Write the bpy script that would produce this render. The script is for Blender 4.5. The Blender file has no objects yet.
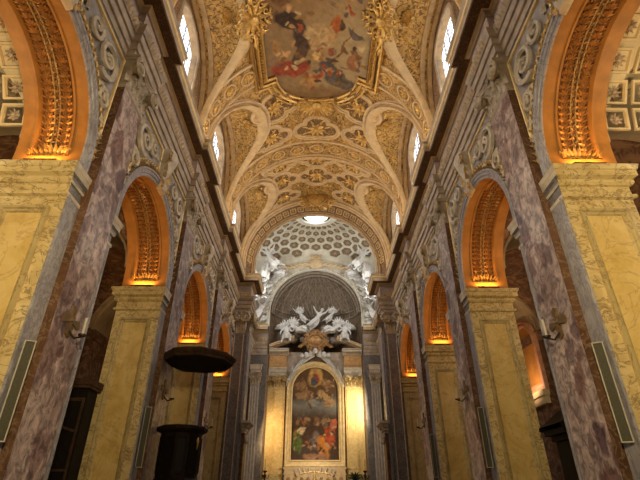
import bpy, math, random
from mathutils import Vector, Matrix, noise
PI = math.pi
sin, cos, sqrt = math.sin, math.cos, math.sqrt
random.seed(7)
SC = bpy.context.scene
COL = SC.collection

# ------------------------------------------------------------------ materials
def new_mat(name):
    m = bpy.data.materials.new(name); m.use_nodes = True
    nt = m.node_tree
    return m, nt, nt.nodes['Principled BSDF']

def nd(nt, t, **kw):
    n = nt.nodes.new(t)
    for k, v in kw.items():
        if isinstance(k, str) and hasattr(n, k): setattr(n, k, v)
        else: n.inputs[k].default_value = v
    return n

def ramp(nt, fac, stops, interp='LINEAR'):
    r = nt.nodes.new('ShaderNodeValToRGB'); r.color_ramp.interpolation = interp
    el = r.color_ramp.elements
    while len(el) < len(stops): el.new(0.5)
    for e, (p, c) in zip(el, stops):
        e.position = p; e.color = (c[0], c[1], c[2], 1)
    nt.links.new(fac, r.inputs[0]); return r.outputs[0]

def mix(nt, fac, a, b, mode='MIX'):
    n = nt.nodes.new('ShaderNodeMix'); n.data_type = 'RGBA'; n.blend_type = mode
    for s, v in ((n.inputs[0], fac), (n.inputs[6], a), (n.inputs[7], b)):
        if hasattr(v, 'is_output'): nt.links.new(v, s)
        elif isinstance(v, (int, float)): s.default_value = v
        else: s.default_value = (v[0], v[1], v[2], 1)
    return n.outputs[2]

def wpos(nt, sc=(1, 1, 1)):
    g = nt.nodes.new('ShaderNodeNewGeometry'); mp = nt.nodes.new('ShaderNodeMapping')
    mp.inputs['Scale'].default_value = sc
    nt.links.new(g.outputs['Position'], mp.inputs[0]); return mp.outputs[0]

def noise_t(nt, vec, scale, detail=4, rough=.55, dist=0.0):
    n = nt.nodes.new('ShaderNodeTexNoise')
    n.inputs['Scale'].default_value = scale; n.inputs['Detail'].default_value = detail
    n.inputs['Roughness'].default_value = rough; n.inputs['Distortion'].default_value = dist
    nt.links.new(vec, n.inputs['Vector']); return n.outputs[0]

def bump(nt, b, h, strength, dist=.05):
    n = nt.nodes.new('ShaderNodeBump'); n.inputs['Strength'].default_value = strength
    n.inputs['Distance'].default_value = dist
    nt.links.new(h, n.inputs['Height']); nt.links.new(n.outputs[0], b.inputs['Normal'])

def m_plain(name, c, rough=.6, metal=0.0, var=.18, scale=3.0, bmp=0.0, bscale=20):
    m, nt, b = new_mat(name)
    v = wpos(nt)
    f = noise_t(nt, v, scale, 5)
    dk = tuple(x*(1-var*1.6) for x in c); lt = tuple(min(1, x*(1+var)) for x in c)
    nt.links.new(ramp(nt, f, [(.3, dk), (.7, lt)]), b.inputs['Base Color'])
    b.inputs['Roughness'].default_value = rough; b.inputs['Metallic'].default_value = metal
    if bmp: bump(nt, b, noise_t(nt, v, bscale, 4), bmp)
    return m

def m_marble(name, stops, vein, scale=1.0, vscale=1.4, vw=.03, stretch=(1, 1, 1), rough=.35, dist=1.2, vamt=.7, spec=.35):
    """polished marble: cloudy body colours from a noise, thin veins where a second noise crosses its middle"""
    m, nt, b = new_mat(name)
    v = wpos(nt, stretch)
    f = noise_t(nt, v, scale, 7, .62, dist)
    body = ramp(nt, f, stops)
    g = noise_t(nt, v, vscale, 6, .6, 1.6)
    vm = ramp(nt, g, [(.5-vw*2, (0, 0, 0)), (.5, (vamt,)*3), (.5+vw*2, (0, 0, 0))])
    nt.links.new(mix(nt, vm, body, vein), b.inputs['Base Color'])
    b.inputs['Roughness'].default_value = rough
    b.inputs['Specular IOR Level'].default_value = spec
    return m

def m_breccia(name, cells, matrix, scale=2.0, stretch=(1, 1, .55), rough=.3):
    """broken marble: coloured fragments in a pale or dark matrix"""
    m, nt, b = new_mat(name)
    v = wpos(nt, stretch)
    w = nt.nodes.new('ShaderNodeTexNoise'); w.inputs['Scale'].default_value = 1.7; w.inputs['Detail'].default_value = 5
    nt.links.new(v, w.inputs['Vector'])
    ad = nt.nodes.new('ShaderNodeVectorMath'); ad.operation = 'MULTIPLY_ADD'
    nt.links.new(w.outputs['Color'], ad.inputs[0]); ad.inputs[1].default_value = (.9, .9, .9); nt.links.new(v, ad.inputs[2])
    vo = nt.nodes.new('ShaderNodeTexVoronoi'); vo.feature = 'F1'; vo.inputs['Scale'].default_value = scale
    nt.links.new(ad.outputs[0], vo.inputs['Vector'])
    sp = nt.nodes.new('ShaderNodeSeparateColor'); nt.links.new(vo.outputs['Color'], sp.inputs[0])
    body = ramp(nt, sp.outputs[0], cells)
    ve = nt.nodes.new('ShaderNodeTexVoronoi'); ve.feature = 'DISTANCE_TO_EDGE'; ve.inputs['Scale'].default_value = scale
    nt.links.new(ad.outputs[0], ve.inputs['Vector'])
    em = ramp(nt, ve.outputs['Distance'], [(.0, (1, 1, 1)), (.13, (0, 0, 0))])
    fine = noise_t(nt, v, 4.5, 8, .68, .8)
    c1 = mix(nt, em, body, matrix)
    sp2 = ramp(nt, fine, [(.42, (.55, .5, .5)), (.5, (1, 1, 1)), (.6, (1.45, 1.4, 1.35))])
    c2 = mix(nt, 1.0, c1, sp2, 'MULTIPLY')
    big = ramp(nt, noise_t(nt, v, .75, 3), [(.35, (.72, .66, .66)), (.65, (1.15, 1.1, 1.1))])
    nt.links.new(mix(nt, 1.0, c2, big, 'MULTIPLY'), b.inputs['Base Color'])
    b.inputs['Roughness'].default_value = rough
    b.inputs['Specular IOR Level'].default_value = .3
    return m

def m_relief(name, ground, gold, scale=7.0, thr=.5, rough=.42, metal=.45, bst=.9, stretch=(1, 1, 1)):
    """carved leafwork gilded on a coloured ground"""
    m, nt, b = new_mat(name)
    v = wpos(nt, stretch)
    f = noise_t(nt, v, scale, 3, .5, 2.2)
    k = ramp(nt, f, [(thr-.07, (0, 0, 0)), (thr+.05, (1, 1, 1))])
    tone = ramp(nt, noise_t(nt, v, 1.1, 3), [(.3, (.75, .75, .75)), (.7, (1.2, 1.2, 1.2))])
    c = mix(nt, 1.0, mix(nt, k, ground, gold), tone, 'MULTIPLY')
    nt.links.new(c, b.inputs['Base Color'])
    mm = nt.nodes.new('ShaderNodeMath'); mm.operation = 'MULTIPLY'; mm.inputs[1].default_value = metal
    nt.links.new(k, mm.inputs[0]); nt.links.new(mm.outputs[0], b.inputs['Metallic'])
    b.inputs['Roughness'].default_value = rough
    bump(nt, b, f, bst, .12)
    return m

def m_emit(name, c, s):
    m, nt, b = new_mat(name)
    b.inputs['Base Color'].default_value = (c[0], c[1], c[2], 1)
    b.inputs['Emission Color'].default_value = (c[0], c[1], c[2], 1)
    b.inputs['Emission Strength'].default_value = s
    return m

def m_attr(name, rough=.6):
    m, nt, b = new_mat(name)
    a = nt.nodes.new('ShaderNodeAttribute'); a.attribute_name = 'paint'
    br = noise_t(nt, wpos(nt), 2.5, 3, .5)
    t = ramp(nt, br, [(.3, (.85, .85, .85)), (.7, (1.15, 1.15, 1.15))])
    nt.links.new(mix(nt, 1.0, a.outputs['Color'], t, 'MULTIPLY'), b.inputs['Base Color'])
    b.inputs['Roughness'].default_value = rough
    b.inputs['Specular IOR Level'].default_value = .2
    return m

M = {}
M['yellow'] = m_marble('yellow_marble', [(.25, (.50, .31, .08)), (.45, (.66, .46, .15)), (.6, (.74, .55, .22)), (.8, (.60, .34, .10))], (.30, .17, .06), .9, .8, .008, vamt=.45)
M['yellow_vein'] = m_marble('veined_cream_marble', [(.25, (.44, .31, .12)), (.5, (.64, .49, .22)), (.75, (.74, .60, .32))], (.15, .09, .05), 1.6, 1.9, .016, vamt=.8, stretch=(1, 1, 1.3))
M['yellow_shaded'] = m_marble('shaded_yellow_marble', [(.3, (.40, .30, .13)), (.7, (.56, .44, .2))], (.2, .13, .06), .9, 1.1, .012)  # darkened copy of the yellow marble: shade painted into mouldings and end piers
M['violet'] = m_breccia('violet_breccia', [(.0, (.12, .07, .09)), (.25, (.40, .345, .335)), (.45, (.18, .10, .09)), (.7, (.47, .41, .38)), (1, (.10, .05, .05))], (.46, .38, .35), 1.35, stretch=(1, 1, .8))
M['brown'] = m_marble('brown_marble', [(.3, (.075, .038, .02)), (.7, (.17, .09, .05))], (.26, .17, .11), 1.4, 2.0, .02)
M['gray'] = m_marble('gray_marble', [(.3, (.27, .255, .27)), (.7, (.45, .42, .42))], (.16, .14, .15), 2.2, 3.0, .03, stretch=(1, 1, .5))
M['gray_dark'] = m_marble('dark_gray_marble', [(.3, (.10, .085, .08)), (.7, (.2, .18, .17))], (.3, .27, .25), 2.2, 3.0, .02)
M['stucco'] = m_plain('grey_stucco', (.43, .34, .25), .7, 0, .2, 2.5, .3)
M['stucco_lt'] = m_plain('pale_grey_stucco', (.60, .51, .39), .7, 0, .2, 3, .3)
M['panel_blue'] = m_plain('grey_plaster', (.32, .285, .26), .7, 0, .25, 2, .2)
M['gilt'] = m_plain('gilding', (.72, .47, .16), .38, .55, .2, 5, .5, 14)
M['gilt_dk'] = m_plain('old_gilding', (.48, .32, .13), .45, .4, .25, 5, .7, 14)
M['leafgilt'] = m_relief('gilded_leafwork', (.22, .13, .06), (.66, .46, .2), 9, .46)
M['goldfield'] = m_relief('gilded_vault_ground', (.20, .105, .035), (.62, .39, .13), 3.4, .47, .5, .25, 1.0)
M['browncoffer'] = m_relief('brown_coffer_ground', (.17, .09, .05), (.50, .32, .13), 6.5, .56, .5, .3, .9)
M['cream'] = m_plain('cream_stucco', (.68, .50, .285), .65, 0, .12, 2.5, .12)
M['cream_dk'] = m_plain('tan_stucco', (.48, .33, .18), .65, 0, .18, 2.5, .2)
M['intrados'] = m_plain('ochre_stucco', (.37, .17, .036), .6, 0, .15, 2.5, .15)
M['intr_ground'] = m_relief('ochre_leafwork_ground', (.13, .045, .015), (.40, .19, .06), 9, .5, .55, .25, .9)
M['frieze'] = m_relief('frieze_leafwork', (.42, .31, .27), (.56, .43, .30), 8, .52, .55, .2, .8)
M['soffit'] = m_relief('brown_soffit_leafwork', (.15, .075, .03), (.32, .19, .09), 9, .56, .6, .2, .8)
M['cornice'] = m_plain('tan_cornice_stone', (.46, .35, .23), .6, 0, .2, 2, .2)
M['white'] = m_plain('white_stucco', (.72, .68, .56), .6, 0, .1, 2, .15)
M['statue'] = m_plain('white_statue_stucco', (.72, .70, .66), .55, 0, .12, 4, .25, 12)
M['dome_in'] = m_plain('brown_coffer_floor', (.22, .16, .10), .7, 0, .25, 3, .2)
M['apse'] = m_relief('brown_apse_stucco', (.15, .10, .065), (.24, .17, .10), 3, .5, .6, .1, .5)
M['apse_rib'] = m_plain('grey_brown_ribs', (.30, .24, .18), .6, 0, .2, 3)
M['amber'] = m_marble('amber_marble', [(.3, (.66, .44, .16)), (.55, (.78, .58, .26)), (.8, (.70, .45, .15))], (.5, .28, .08), 1.3, 1.6, .02, vamt=.6)
M['orange_stone'] = m_marble('orange_marble', [(.3, (.5, .26, .09)), (.7, (.64, .38, .15))], (.3, .15, .06), 1.3, 1.6, .02)
M['wood'] = m_plain('dark_walnut', (.022, .013, .008), .6, 0, .3, 4, .1)
M['wood_lt'] = m_plain('walnut', (.07, .04, .022), .6, 0, .3, 4, .1)
M['black'] = m_plain('black_wood', (.012, .009, .007), .5, 0, .2, 4)
M['grille'] = m_plain('speaker_grille_cloth', (.085, .08, .055), .8, 0, .1, 30)
M['alu'] = m_plain('brushed_metal', (.34, .31, .23), .55, .2, .1, 5)
M['iron'] = m_plain('dark_bronze', (.05, .035, .02), .45, .6, .2, 5)
M['wax'] = m_plain('candle_wax', (.58, .52, .42), .5, 0, .05, 5)
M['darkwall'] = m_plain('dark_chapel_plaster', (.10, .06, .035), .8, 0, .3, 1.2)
M['aisle'] = m_plain('ochre_aisle_plaster', (.58, .47, .28), .75, 0, .15, 1.0, .15)
M['aisle_brown'] = m_relief('brown_aisle_painting', (.13, .065, .035), (.26, .15, .08), 1.6, .54, .75, .05, .4)
M['rust'] = m_plain('russet_stucco', (.50, .26, .15), .6, 0, .2, 3)
M['leaf'] = m_plain('dark_green_leaves', (.03, .05, .02), .5, 0, .3, 6)
M['stone_floor'] = m_marble('floor_marble', [(.3, (.25, .2, .16)), (.7, (.42, .36, .3))], (.15, .1, .08), .8, 1.2, .02)
M['glass'] = m_emit('daylit_window_glass', (.90, .95, 1.0), 1.5)
M['lead'] = m_plain('lead_cames', (.18, .18, .2), .6, .2, .1, 5)
M['tube'] = m_emit('lit_lamp_tube', (1, .66, .25), 14)
M['cross_gilt'] = m_plain('tarnished_gilding', (.22, .14, .06), .45, .4, .2, 5)
M['gilt_groove'] = m_plain('shadowed_gilding', (.20, .11, .04), .6, .2, .2, 5)  # darker gilding that paints the shadow into the frame grooves
M['gilt_in'] = m_plain('amber_gilding', (.52, .27, .085), .4, .5, .25, 6, .5, 14)
M['gilt_line'] = m_plain('bright_gilding', (.85, .62, .27), .45, .15, .12, 4)
M['amber_gilt'] = m_plain('russet_gilding', (.46, .25, .09), .5, .25, .3, 4, .5, 10)
M['aisle_dk'] = m_plain('tan_aisle_plaster', (.40, .31, .19), .75, 0, .2, 1.2, .15)
M['gilt_pale'] = m_plain('pale_gilding', (.80, .60, .30), .45, .15, .12, 3)
M['capital'] = m_plain('capital_stone', (.46, .37, .25), .65, .1, .3, 6, .5, 16)
M['fresco'] = m_attr('fresco_paint', .75)
M['oil'] = m_attr('oil_paint', .4)
M['skyblue'] = m_plain('pale_blue_stucco', (.50, .58, .68), .7, 0, .15, 2)

for k_ in ('wood', 'wood_lt', 'black', 'brown', 'grille'): M[k_].node_tree.nodes['Principled BSDF'].inputs['Specular IOR Level'].default_value = .08

# ------------------------------------------------------------------ mesh builder
class MB:
    def __init__(s): s.v = []; s.f = []; s.m = []; s.col = None
    def add(s, vs, fs, mi=0):
        b = len(s.v); s.v.extend(Vector(p) for p in vs)
        for f in fs: s.f.append(tuple(b+i for i in f)); s.m.append(mi)
    def box(s, x0, x1, y0, y1, z0, z1, mi=0, tf=None):
        vs = [(x, y, z) for z in (z0, z1) for y in (y0, y1) for x in (x0, x1)]
        if tf: vs = [tf @ Vector(p) for p in vs]
        s.add(vs, [(0, 2, 3, 1), (4, 5, 7, 6), (0, 1, 5, 4), (2, 6, 7, 3), (0, 4, 6, 2), (1, 3, 7, 5)], mi)
    def rings(s, rings, closed=False, mi=0, loop=False):
        """rings: list of equal-length point lists; quads between neighbours. closed: each ring is a loop. loop: last joins first."""
        n = len(rings[0]); vs = [p for r in rings for p in r]; fs = []
        R = len(rings)
        for i in range(R if loop else R-1):
            j = (i+1) % R
            for k in range(n if closed else n-1):
                l = (k+1) % n
                fs.append((i*n+k, i*n+l, j*n+l, j*n+k))
        s.add(vs, fs, mi)
    def sweep(s, path, prof, mp, closed=False, mi=0, ring=False, caps=False):
        """path: 2-D points; prof: (offset to the left of travel, height); mp(a,b,h)->3-D"""
        n = len(path); P = [Vector((p[0], p[1])) for p in path]; out = []
        for i in range(n):
            a = P[i-1] if (i > 0 or closed) else None
            c = P[(i+1) % n] if (i < n-1 or closed) else None
            d1 = (P[i]-a).normalized() if a is not None else None
            d2 = (c-P[i]).normalized() if c is not None else None
            if d1 is None: d1 = d2
            if d2 is None: d2 = d1
            n1 = Vector((-d1.y, d1.x)); n2 = Vector((-d2.y, d2.x))
            m = n1+n2
            if m.length < 1e-5: m = n1.copy()
            m.normalize(); k = 1/max(.35, m.dot(n1))
            out.append([mp(P[i].x+m.x*k*d, P[i].y+m.y*k*d, h) for d, h in prof])
        s.rings(out, ring, mi, closed)
        if caps and not closed:
            for r in (out[0], out[-1]): s.add(r, [tuple(range(len(r)))], mi)
    def tube(s, pts, r, n=6, closed=False, mi=0, caps=True):
        pts = [Vector(p) for p in pts]; N = len(pts); out = []; up = None
        for i in range(N):
            a = pts[i-1] if (i > 0 or closed) else pts[i]
            c = pts[(i+1) % N] if (i < N-1 or closed) else pts[i]
            t = (c-a)
            if t.length < 1e-7: t = Vector((0, 0, 1))
            t.normalize()
            if up is None:
                up = Vector((0, 0, 1)) if abs(t.z) < .9 else Vector((1, 0, 0))
            u = (up-t*up.dot(t))
            if u.length < 1e-5: u = t.orthogonal()
            u.normalize(); w = t.cross(u); up = u
            rr = r[i] if isinstance(r, (list, tuple)) else r
            out.append([pts[i]+(u*cos(2*PI*k/n)+w*sin(2*PI*k/n))*rr for k in range(n)])
        s.rings(out, True, mi, closed)
        if caps and not closed:
            for q in (out[0], out[-1]): s.add(q, [tuple(range(n))], mi)
    def lathe(s, prof, n=16, c=(0, 0, 0), mi=0, a0=0.0, a1=2*PI, sy=1.0):
        full = abs(a1-a0-2*PI) < 1e-6
        k = n if full else n+1
        out = [[(c[0]+r*cos(a0+(a1-a0)*i/n), c[1]+sy*r*sin(a0+(a1-a0)*i/n), c[2]+z) for i in range(k)] for r, z in prof]
        s.rings(out, full, mi)
    def blob(s, c, r, nu=10, nv=6, mi=0, rot=None, wob=0.0, seed=0):
        c = Vector(c); rr = r if isinstance(r, (tuple, list)) else (r, r, r); out = []
        for j in range(nv+1):
            t = PI*j/nv; ring = []
            for i in range(nu):
                a = 2*PI*i/nu
                d = Vector((sin(t)*cos(a), sin(t)*sin(a), cos(t)))
                k = 1+wob*noise.noise(d*2.1+Vector((seed, seed*.7, 0)))
                p = Vector((d.x*rr[0], d.y*rr[1], d.z*rr[2]))*k
                if rot: p = rot @ p
                ring.append(c+p)
            out.append(ring)
        s.rings(out, True, mi)
    # ornament on a surface given by mp(a,b,h)
    def leaf(s, a, b, ang, l, w, h, mp, mi=0):
        ca, sa = cos(ang), sin(ang)
        def q(u, v, z): return mp(a+u*ca-v*sa, b+u*sa+v*ca, z)
        vs = [q(0, 0, 0), q(l*.3, w*.5, 0), q(l*.62, w*.42, .1*h), q(l, 0, h*.9), q(l*.62, -w*.42, .1*h), q(l*.3, -w*.5, 0), q(l*.3, 0, h*.75), q(l*.65, 0, h)]
        s.add(vs, [(0, 6, 1), (0, 5, 6), (1, 6, 7, 2), (5, 4, 7, 6), (2, 7, 3), (4, 3, 7)], mi)
    def rosette(s, a, b, r, h, mp, n=8, mi=0):
        for k in range(n): s.leaf(a, b, 2*PI*k/n, r, r*2.4/n*1.5, h, mp, mi)
        ring = []
        for z, q in ((0.3*h, .34), (1.2*h, .26), (1.5*h, .02)):
            ring.append([mp(a+r*q*cos(2*PI*k/8), b+r*q*sin(2*PI*k/8), z) for k in range(8)])
        s.rings(ring, True, mi)
    def scroll(s, a, b, r0, turns, a0, sgn, mp, rad, h=None, mi=0, n=8):
        N = int(turns*n*1.6)+4; pts = []; rs = []
        for i in range(N+1):
            t = i/N; r = r0*(1-.9*t); an = a0+sgn*turns*2*PI*t
            pts.append(mp(a+r*cos(an), b+r*sin(an), (h or rad)*(1+.6*t))); rs.append(rad*(1-.45*t))
        s.tube(pts, rs, 5, mi=mi)
    def build(s, name, mats, parent=None, smooth=True, angle=.7, loc=None):
        me = bpy.data.meshes.new(name)
        me.from_pydata([tuple(p) for p in s.v], [], s.f)
        if not isinstance(mats, (list, tuple)): mats = [mats]
        for m in mats: me.materials.append(M[m] if isinstance(m, str) else m)
        me.polygons.foreach_set('material_index', s.m)
        if s.col is not None:
            at = me.color_attributes.new('paint', 'FLOAT_COLOR', 'POINT')
            at.data.foreach_set('color', [x for c in s.col for x in (c[0], c[1], c[2], 1)])
        me.validate(); me.update()
        if smooth:
            me.polygons.foreach_set('use_smooth', [True]*len(me.polygons))
            me.set_sharp_from_angle(angle=angle)
        o = bpy.data.objects.new(name, me); COL.objects.link(o)
        if parent is not None: o.parent = parent
        if loc: o.location = loc
        return o

def tag(o, label=None, cat=None, group=None, kind=None):
    if label: o['label'] = label
    if cat: o['category'] = cat
    if group: o['group'] = group
    if kind: o['kind'] = kind
    return o
def thing(name, label, cat, loc=(0, 0, 0), rz=0, group=None):
    o = bpy.data.objects.new(name, None); COL.objects.link(o); o.empty_display_size = .2
    o.location = loc; o.rotation_euler = (0, 0, rz)
    return tag(o, label, cat, group, 'thing')
def struct(o, label=None):
    o['kind'] = 'structure'
    if label: o['label'] = label
    return o
KIDS = {}
def children(o): return [c for c in bpy.data.objects if c.parent == o]
def dup(root, loc, rz, label, group=None):
    if root.name not in KIDS:
        KIDS[root.name] = [(c, children(c)) for c in children(root)]
    r = root.copy(); COL.objects.link(r); r.location = loc; r.rotation_euler = (0, 0, rz)
    r['label'] = label
    if group: r['group'] = group
    for c, gs in KIDS[root.name]:
        d = c.copy(); COL.objects.link(d); d.parent = r
        for g in gs:
            e = g.copy(); COL.objects.link(e); e.parent = d
    return r
class Proto:
    """the first placing moves the prototype itself, each later one is a copy with its parts"""
    def __init__(s, root): s.r = root; s.used = False
    def place(s, loc, rz, label, group=None):
        if not s.used:
            s.used = True; s.kids = None
            dummy = s.r
            dummy.location = loc; dummy.rotation_euler = (0, 0, rz); dummy['label'] = label
            if group: dummy['group'] = group
            return dummy
        return dup(s.r, loc, rz, label, group)
ORD = ['nearest', 'second', 'third', 'farthest']
SIDES = ((-1, 'left', 0.0), (1, 'right', PI))

# ------------------------------------------------------------------ key measures
W = 6.2            # nave wall plane
BAY = 7.8
PC = [10.5+BAY*k for k in range(4)]     # pier centres
BC = [6.6+BAY*k for k in range(4)]      # bay centres
RA, ZI, ZA = 2.6, 9.05, 9.55            # arcade arch radius, impost top, arch centre height
TH = 1.75                               # arcade wall thickness
ZE, ZT = 14.0, 16.95                    # entablature bottom and top
RV, ZC = 6.2, 18.6                      # vault radius and centre height
YB = -3.0                               # entrance wall
YV = 33.2                               # end of nave vault
CD = 5.1                                # half width of the chancel arch
CW = 6.4                                # half width of the chancel behind it
YD = 39.1                               # centre of chancel dome

def vmap(s, y, h):
    t = s/RV
    return Vector(((RV-h)*sin(t), y, ZC+(RV-h)*cos(t)))
def wmap(y, z, h): return Vector((h, y, z))
def amap(t, x, h):
    """intrados of the arcade arch: t along the arch from the -y foot, x across, h inwards"""
    st = ZA-ZI; L = PI*RA
    if t < st: return Vector((x, -(RA-h), ZI+t))
    if t > st+L: return Vector((x, RA-h, ZA-(t-st-L)))
    a = PI-(t-st)/RA
    return Vector((x, (RA-h)*cos(a), ZA+(RA-h)*sin(a)))
AL = PI*RA+2*(ZA-ZI)
def arch_pts(r, n=36, zc=ZA, z0=ZI):
    return [(-r, z0)]+[(r*cos(PI-PI*i/n), zc+r*sin(PI-PI*i/n)) for i in range(n+1)]+[(r, z0)]

# ------------------------------------------------------------------ floor and shell
b = MB(); b.box(-18, 18, YB-.3, 50, -.3, 0)
struct(b.build('floor', 'stone_floor', smooth=False))
b = MB(); b.box(-18, 18, YB-.4, YB, 0, 26)
struct(b.build('wall_entrance', 'stucco', smooth=False))

# arcade walls (the surface above piers and arches, both faces), one per side
def arcade_wall(sgn, name):
    b = MB()
    X = lambda h: sgn*(W-h)
    for bc in BC:
        ys = [-3.9, -3.25]+[RA*cos(PI-PI*i/32) for i in range(33)]+[3.25, 3.9]
        for h, mi in ((0.0, 0), (-TH, 1)):
            lo, hi = [], []
            for y in ys:
                z = ZA+sqrt(max(0, RA*RA-y*y)) if abs(y) < RA-1e-6 else ZI
                if abs(abs(y)-RA) < 1e-6: z = ZA
                lo.append((X(h), bc+y, z if abs(y) <= RA+1e-6 else ZI)); hi.append((X(h), bc+y, ZE+.3))
            b.rings([lo, hi], False, mi)
    # solid wall beside the entrance and beyond the last bay
    for y0, y1 in ((YB, 4.0-1.3+.0),):
        b.box(min(X(0), X(-TH)), max(X(0), X(-TH)), y0, 4.0, 0, ZI, 0)
        b.box(min(X(0), X(-TH)), max(X(0), X(-TH)), y0, 2.7, ZI, ZE+.3, 0)
    # attic above the cornice: piers between the lunettes and the wall behind the entablature
    b.box(min(X(-.02), X(-.5)), max(X(-.02), X(-.5)), YB, 34, ZE, ZT+.02, 0)
    for k in range(-1, 4):
        c = 10.5+BAY*k
        b.box(min(X(.0), X(-.5)), max(X(.0), X(-.5)), max(YB, c-.8), min(c+.8, 34), ZT, ZC+.02, 2)
    b.box(min(X(.0), X(-.5)), max(X(.0), X(-.5)), YB, 2.0, ZT, ZC+.02, 2)
    o = b.build(name, ['panel_blue', 'aisle', 'cream_dk'], smooth=False)
    return struct(o)
arcade_wall(-1, 'wall_left'); arcade_wall(1, 'wall_right')

# ------------------------------------------------------------------ pier with pilaster
def rect_panel(b, y0, y1, z0, z1, mp, w=.12, h=.06, mi=0, mi2=1):
    """a moulded rectangular frame with a flat field inside"""
    b.sweep([(y0, z0), (y1, z0), (y1, z1), (y0, z1)], [(0, 0), (0, h), (w*.35, h), (w*.5, h*.55), (w*.8, h*.45), (w, .004)], mp, True, mi)
    b.add([mp(y0+w, z0+w, .004), mp(y1-w, z0+w, .004), mp(y1-w, z1-w, .004), mp(y0+w, z1-w, .004)], [(0, 1, 2, 3)], mi2)

def acanthus(b, y, z0, hh, w, out, mp, mi=0, lean=0.0):
    """one curling acanthus leaf rising from (y,z0)"""
    prof = [(0, .02), (.25, .05), (.55, .10), (.8, .2), (.95, .32), (1.0, .42), (.93, .47), (.86, .44)]
    wid = [.7, .9, 1.0, .85, .65, .45, .3, .1]
    rows = []
    for (t, o), k in zip(prof, wid):
        z = z0+hh*t
        rows.append([mp(y+lean*t+w*.5*k*u, z-(.06*hh*abs(u)), out*(o+(.12 if abs(u) < .1 else 0)-.1*abs(u))) for u in (-1, -.55, 0, .55, 1)])
    b.rings(rows, False, mi)

def capital(parent, y0, y1, z0, z1, base_h, mp, name='capital', mats=('stucco', 'capital'), out=.42, nl=4):
    """Corinthian capital on a flat pilaster: bell, two rows of leaves, corner volutes, abacus"""
    H = z1-z0; w = y1-y0; c = (y0+y1)/2
    b = MB()
    # bell: flaring block
    rows = []
    for t, d in ((0, .0), (.04, .03), (.07, .0), (.6, .03), (.86, .12)):
        z = z0+H*t; e = d*.8
        rows.append([mp(y0-e, z, 0), mp(y0-e, z, base_h+d), mp(y1+e, z, base_h+d), mp(y1+e, z, 0)])
    b.rings(rows, False, 0)
    cap = b.build(name, mats[0], parent, False)
    b = MB()
    m2 = lambda a, bb, h: mp(a, bb, h+base_h)
    for k in range(nl): acanthus(b, y0+w*(k+.5)/nl, z0+H*.05, H*.40, w/nl*.95, out*.75, m2)
    for k in range(nl+1): acanthus(b, y0+w*k/nl, z0+H*.2, H*.52, w/nl*.9, out, m2)
    b.build('acanthus_leaves', mats[1], cap)
    for sg, yy in ((-1, y0), (1, y1)):
        b = MB()
        b.scroll(yy-sg*.06, z0+H*.68, H*.24, 1.8, PI/2, -sg, lambda a, bb, h: mp(a, bb, base_h+out*.62+h), H*.06, .03)
        b.blob(mp(yy-sg*.06, z0+H*.68, base_h+out*.42), H*.15, 8, 6)
        b.tube([mp(c+sg*w*.1, z0+H*.45, base_h+.06), mp(c+sg*w*.3, z0+H*.7, base_h+out*.4), mp(yy, z0+H*.92, base_h+out*.6)], [H*.02, H*.035, H*.045], 6)
        b.build('volute', mats[1], cap)
    b = MB()
    pts = [(y0-.14, base_h+.26), (c-w*.22, base_h+.14), (c, base_h+.12), (c+w*.22, base_h+.14), (y1+.14, base_h+.26)]
    rows = []
    for t, e in ((.87, -.03), (.9, 0), (.95, 0), (.96, .03), (1.0, .04)):
        z = z0+H*t
        rows.append([mp(y0-.14-e, z, 0)]+[mp(p[0]+(e if p[0] > c else -e if p[0] < c else 0), z, p[1]+e) for p in pts]+[mp(y1+.14+e, z, 0)])
    b.rings(rows, False, 0)
    b.add(rows[0], [tuple(range(len(rows[0])))]); b.add(rows[-1], [tuple(range(len(rows[-1])))])
    b.rosette(c, z0+H*.93, H*.11, .05, lambda a, bb, h: mp(a, bb, base_h+.15+h), 7)
    b.build('abacus', mats[0], cap, False)
    return cap

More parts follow.
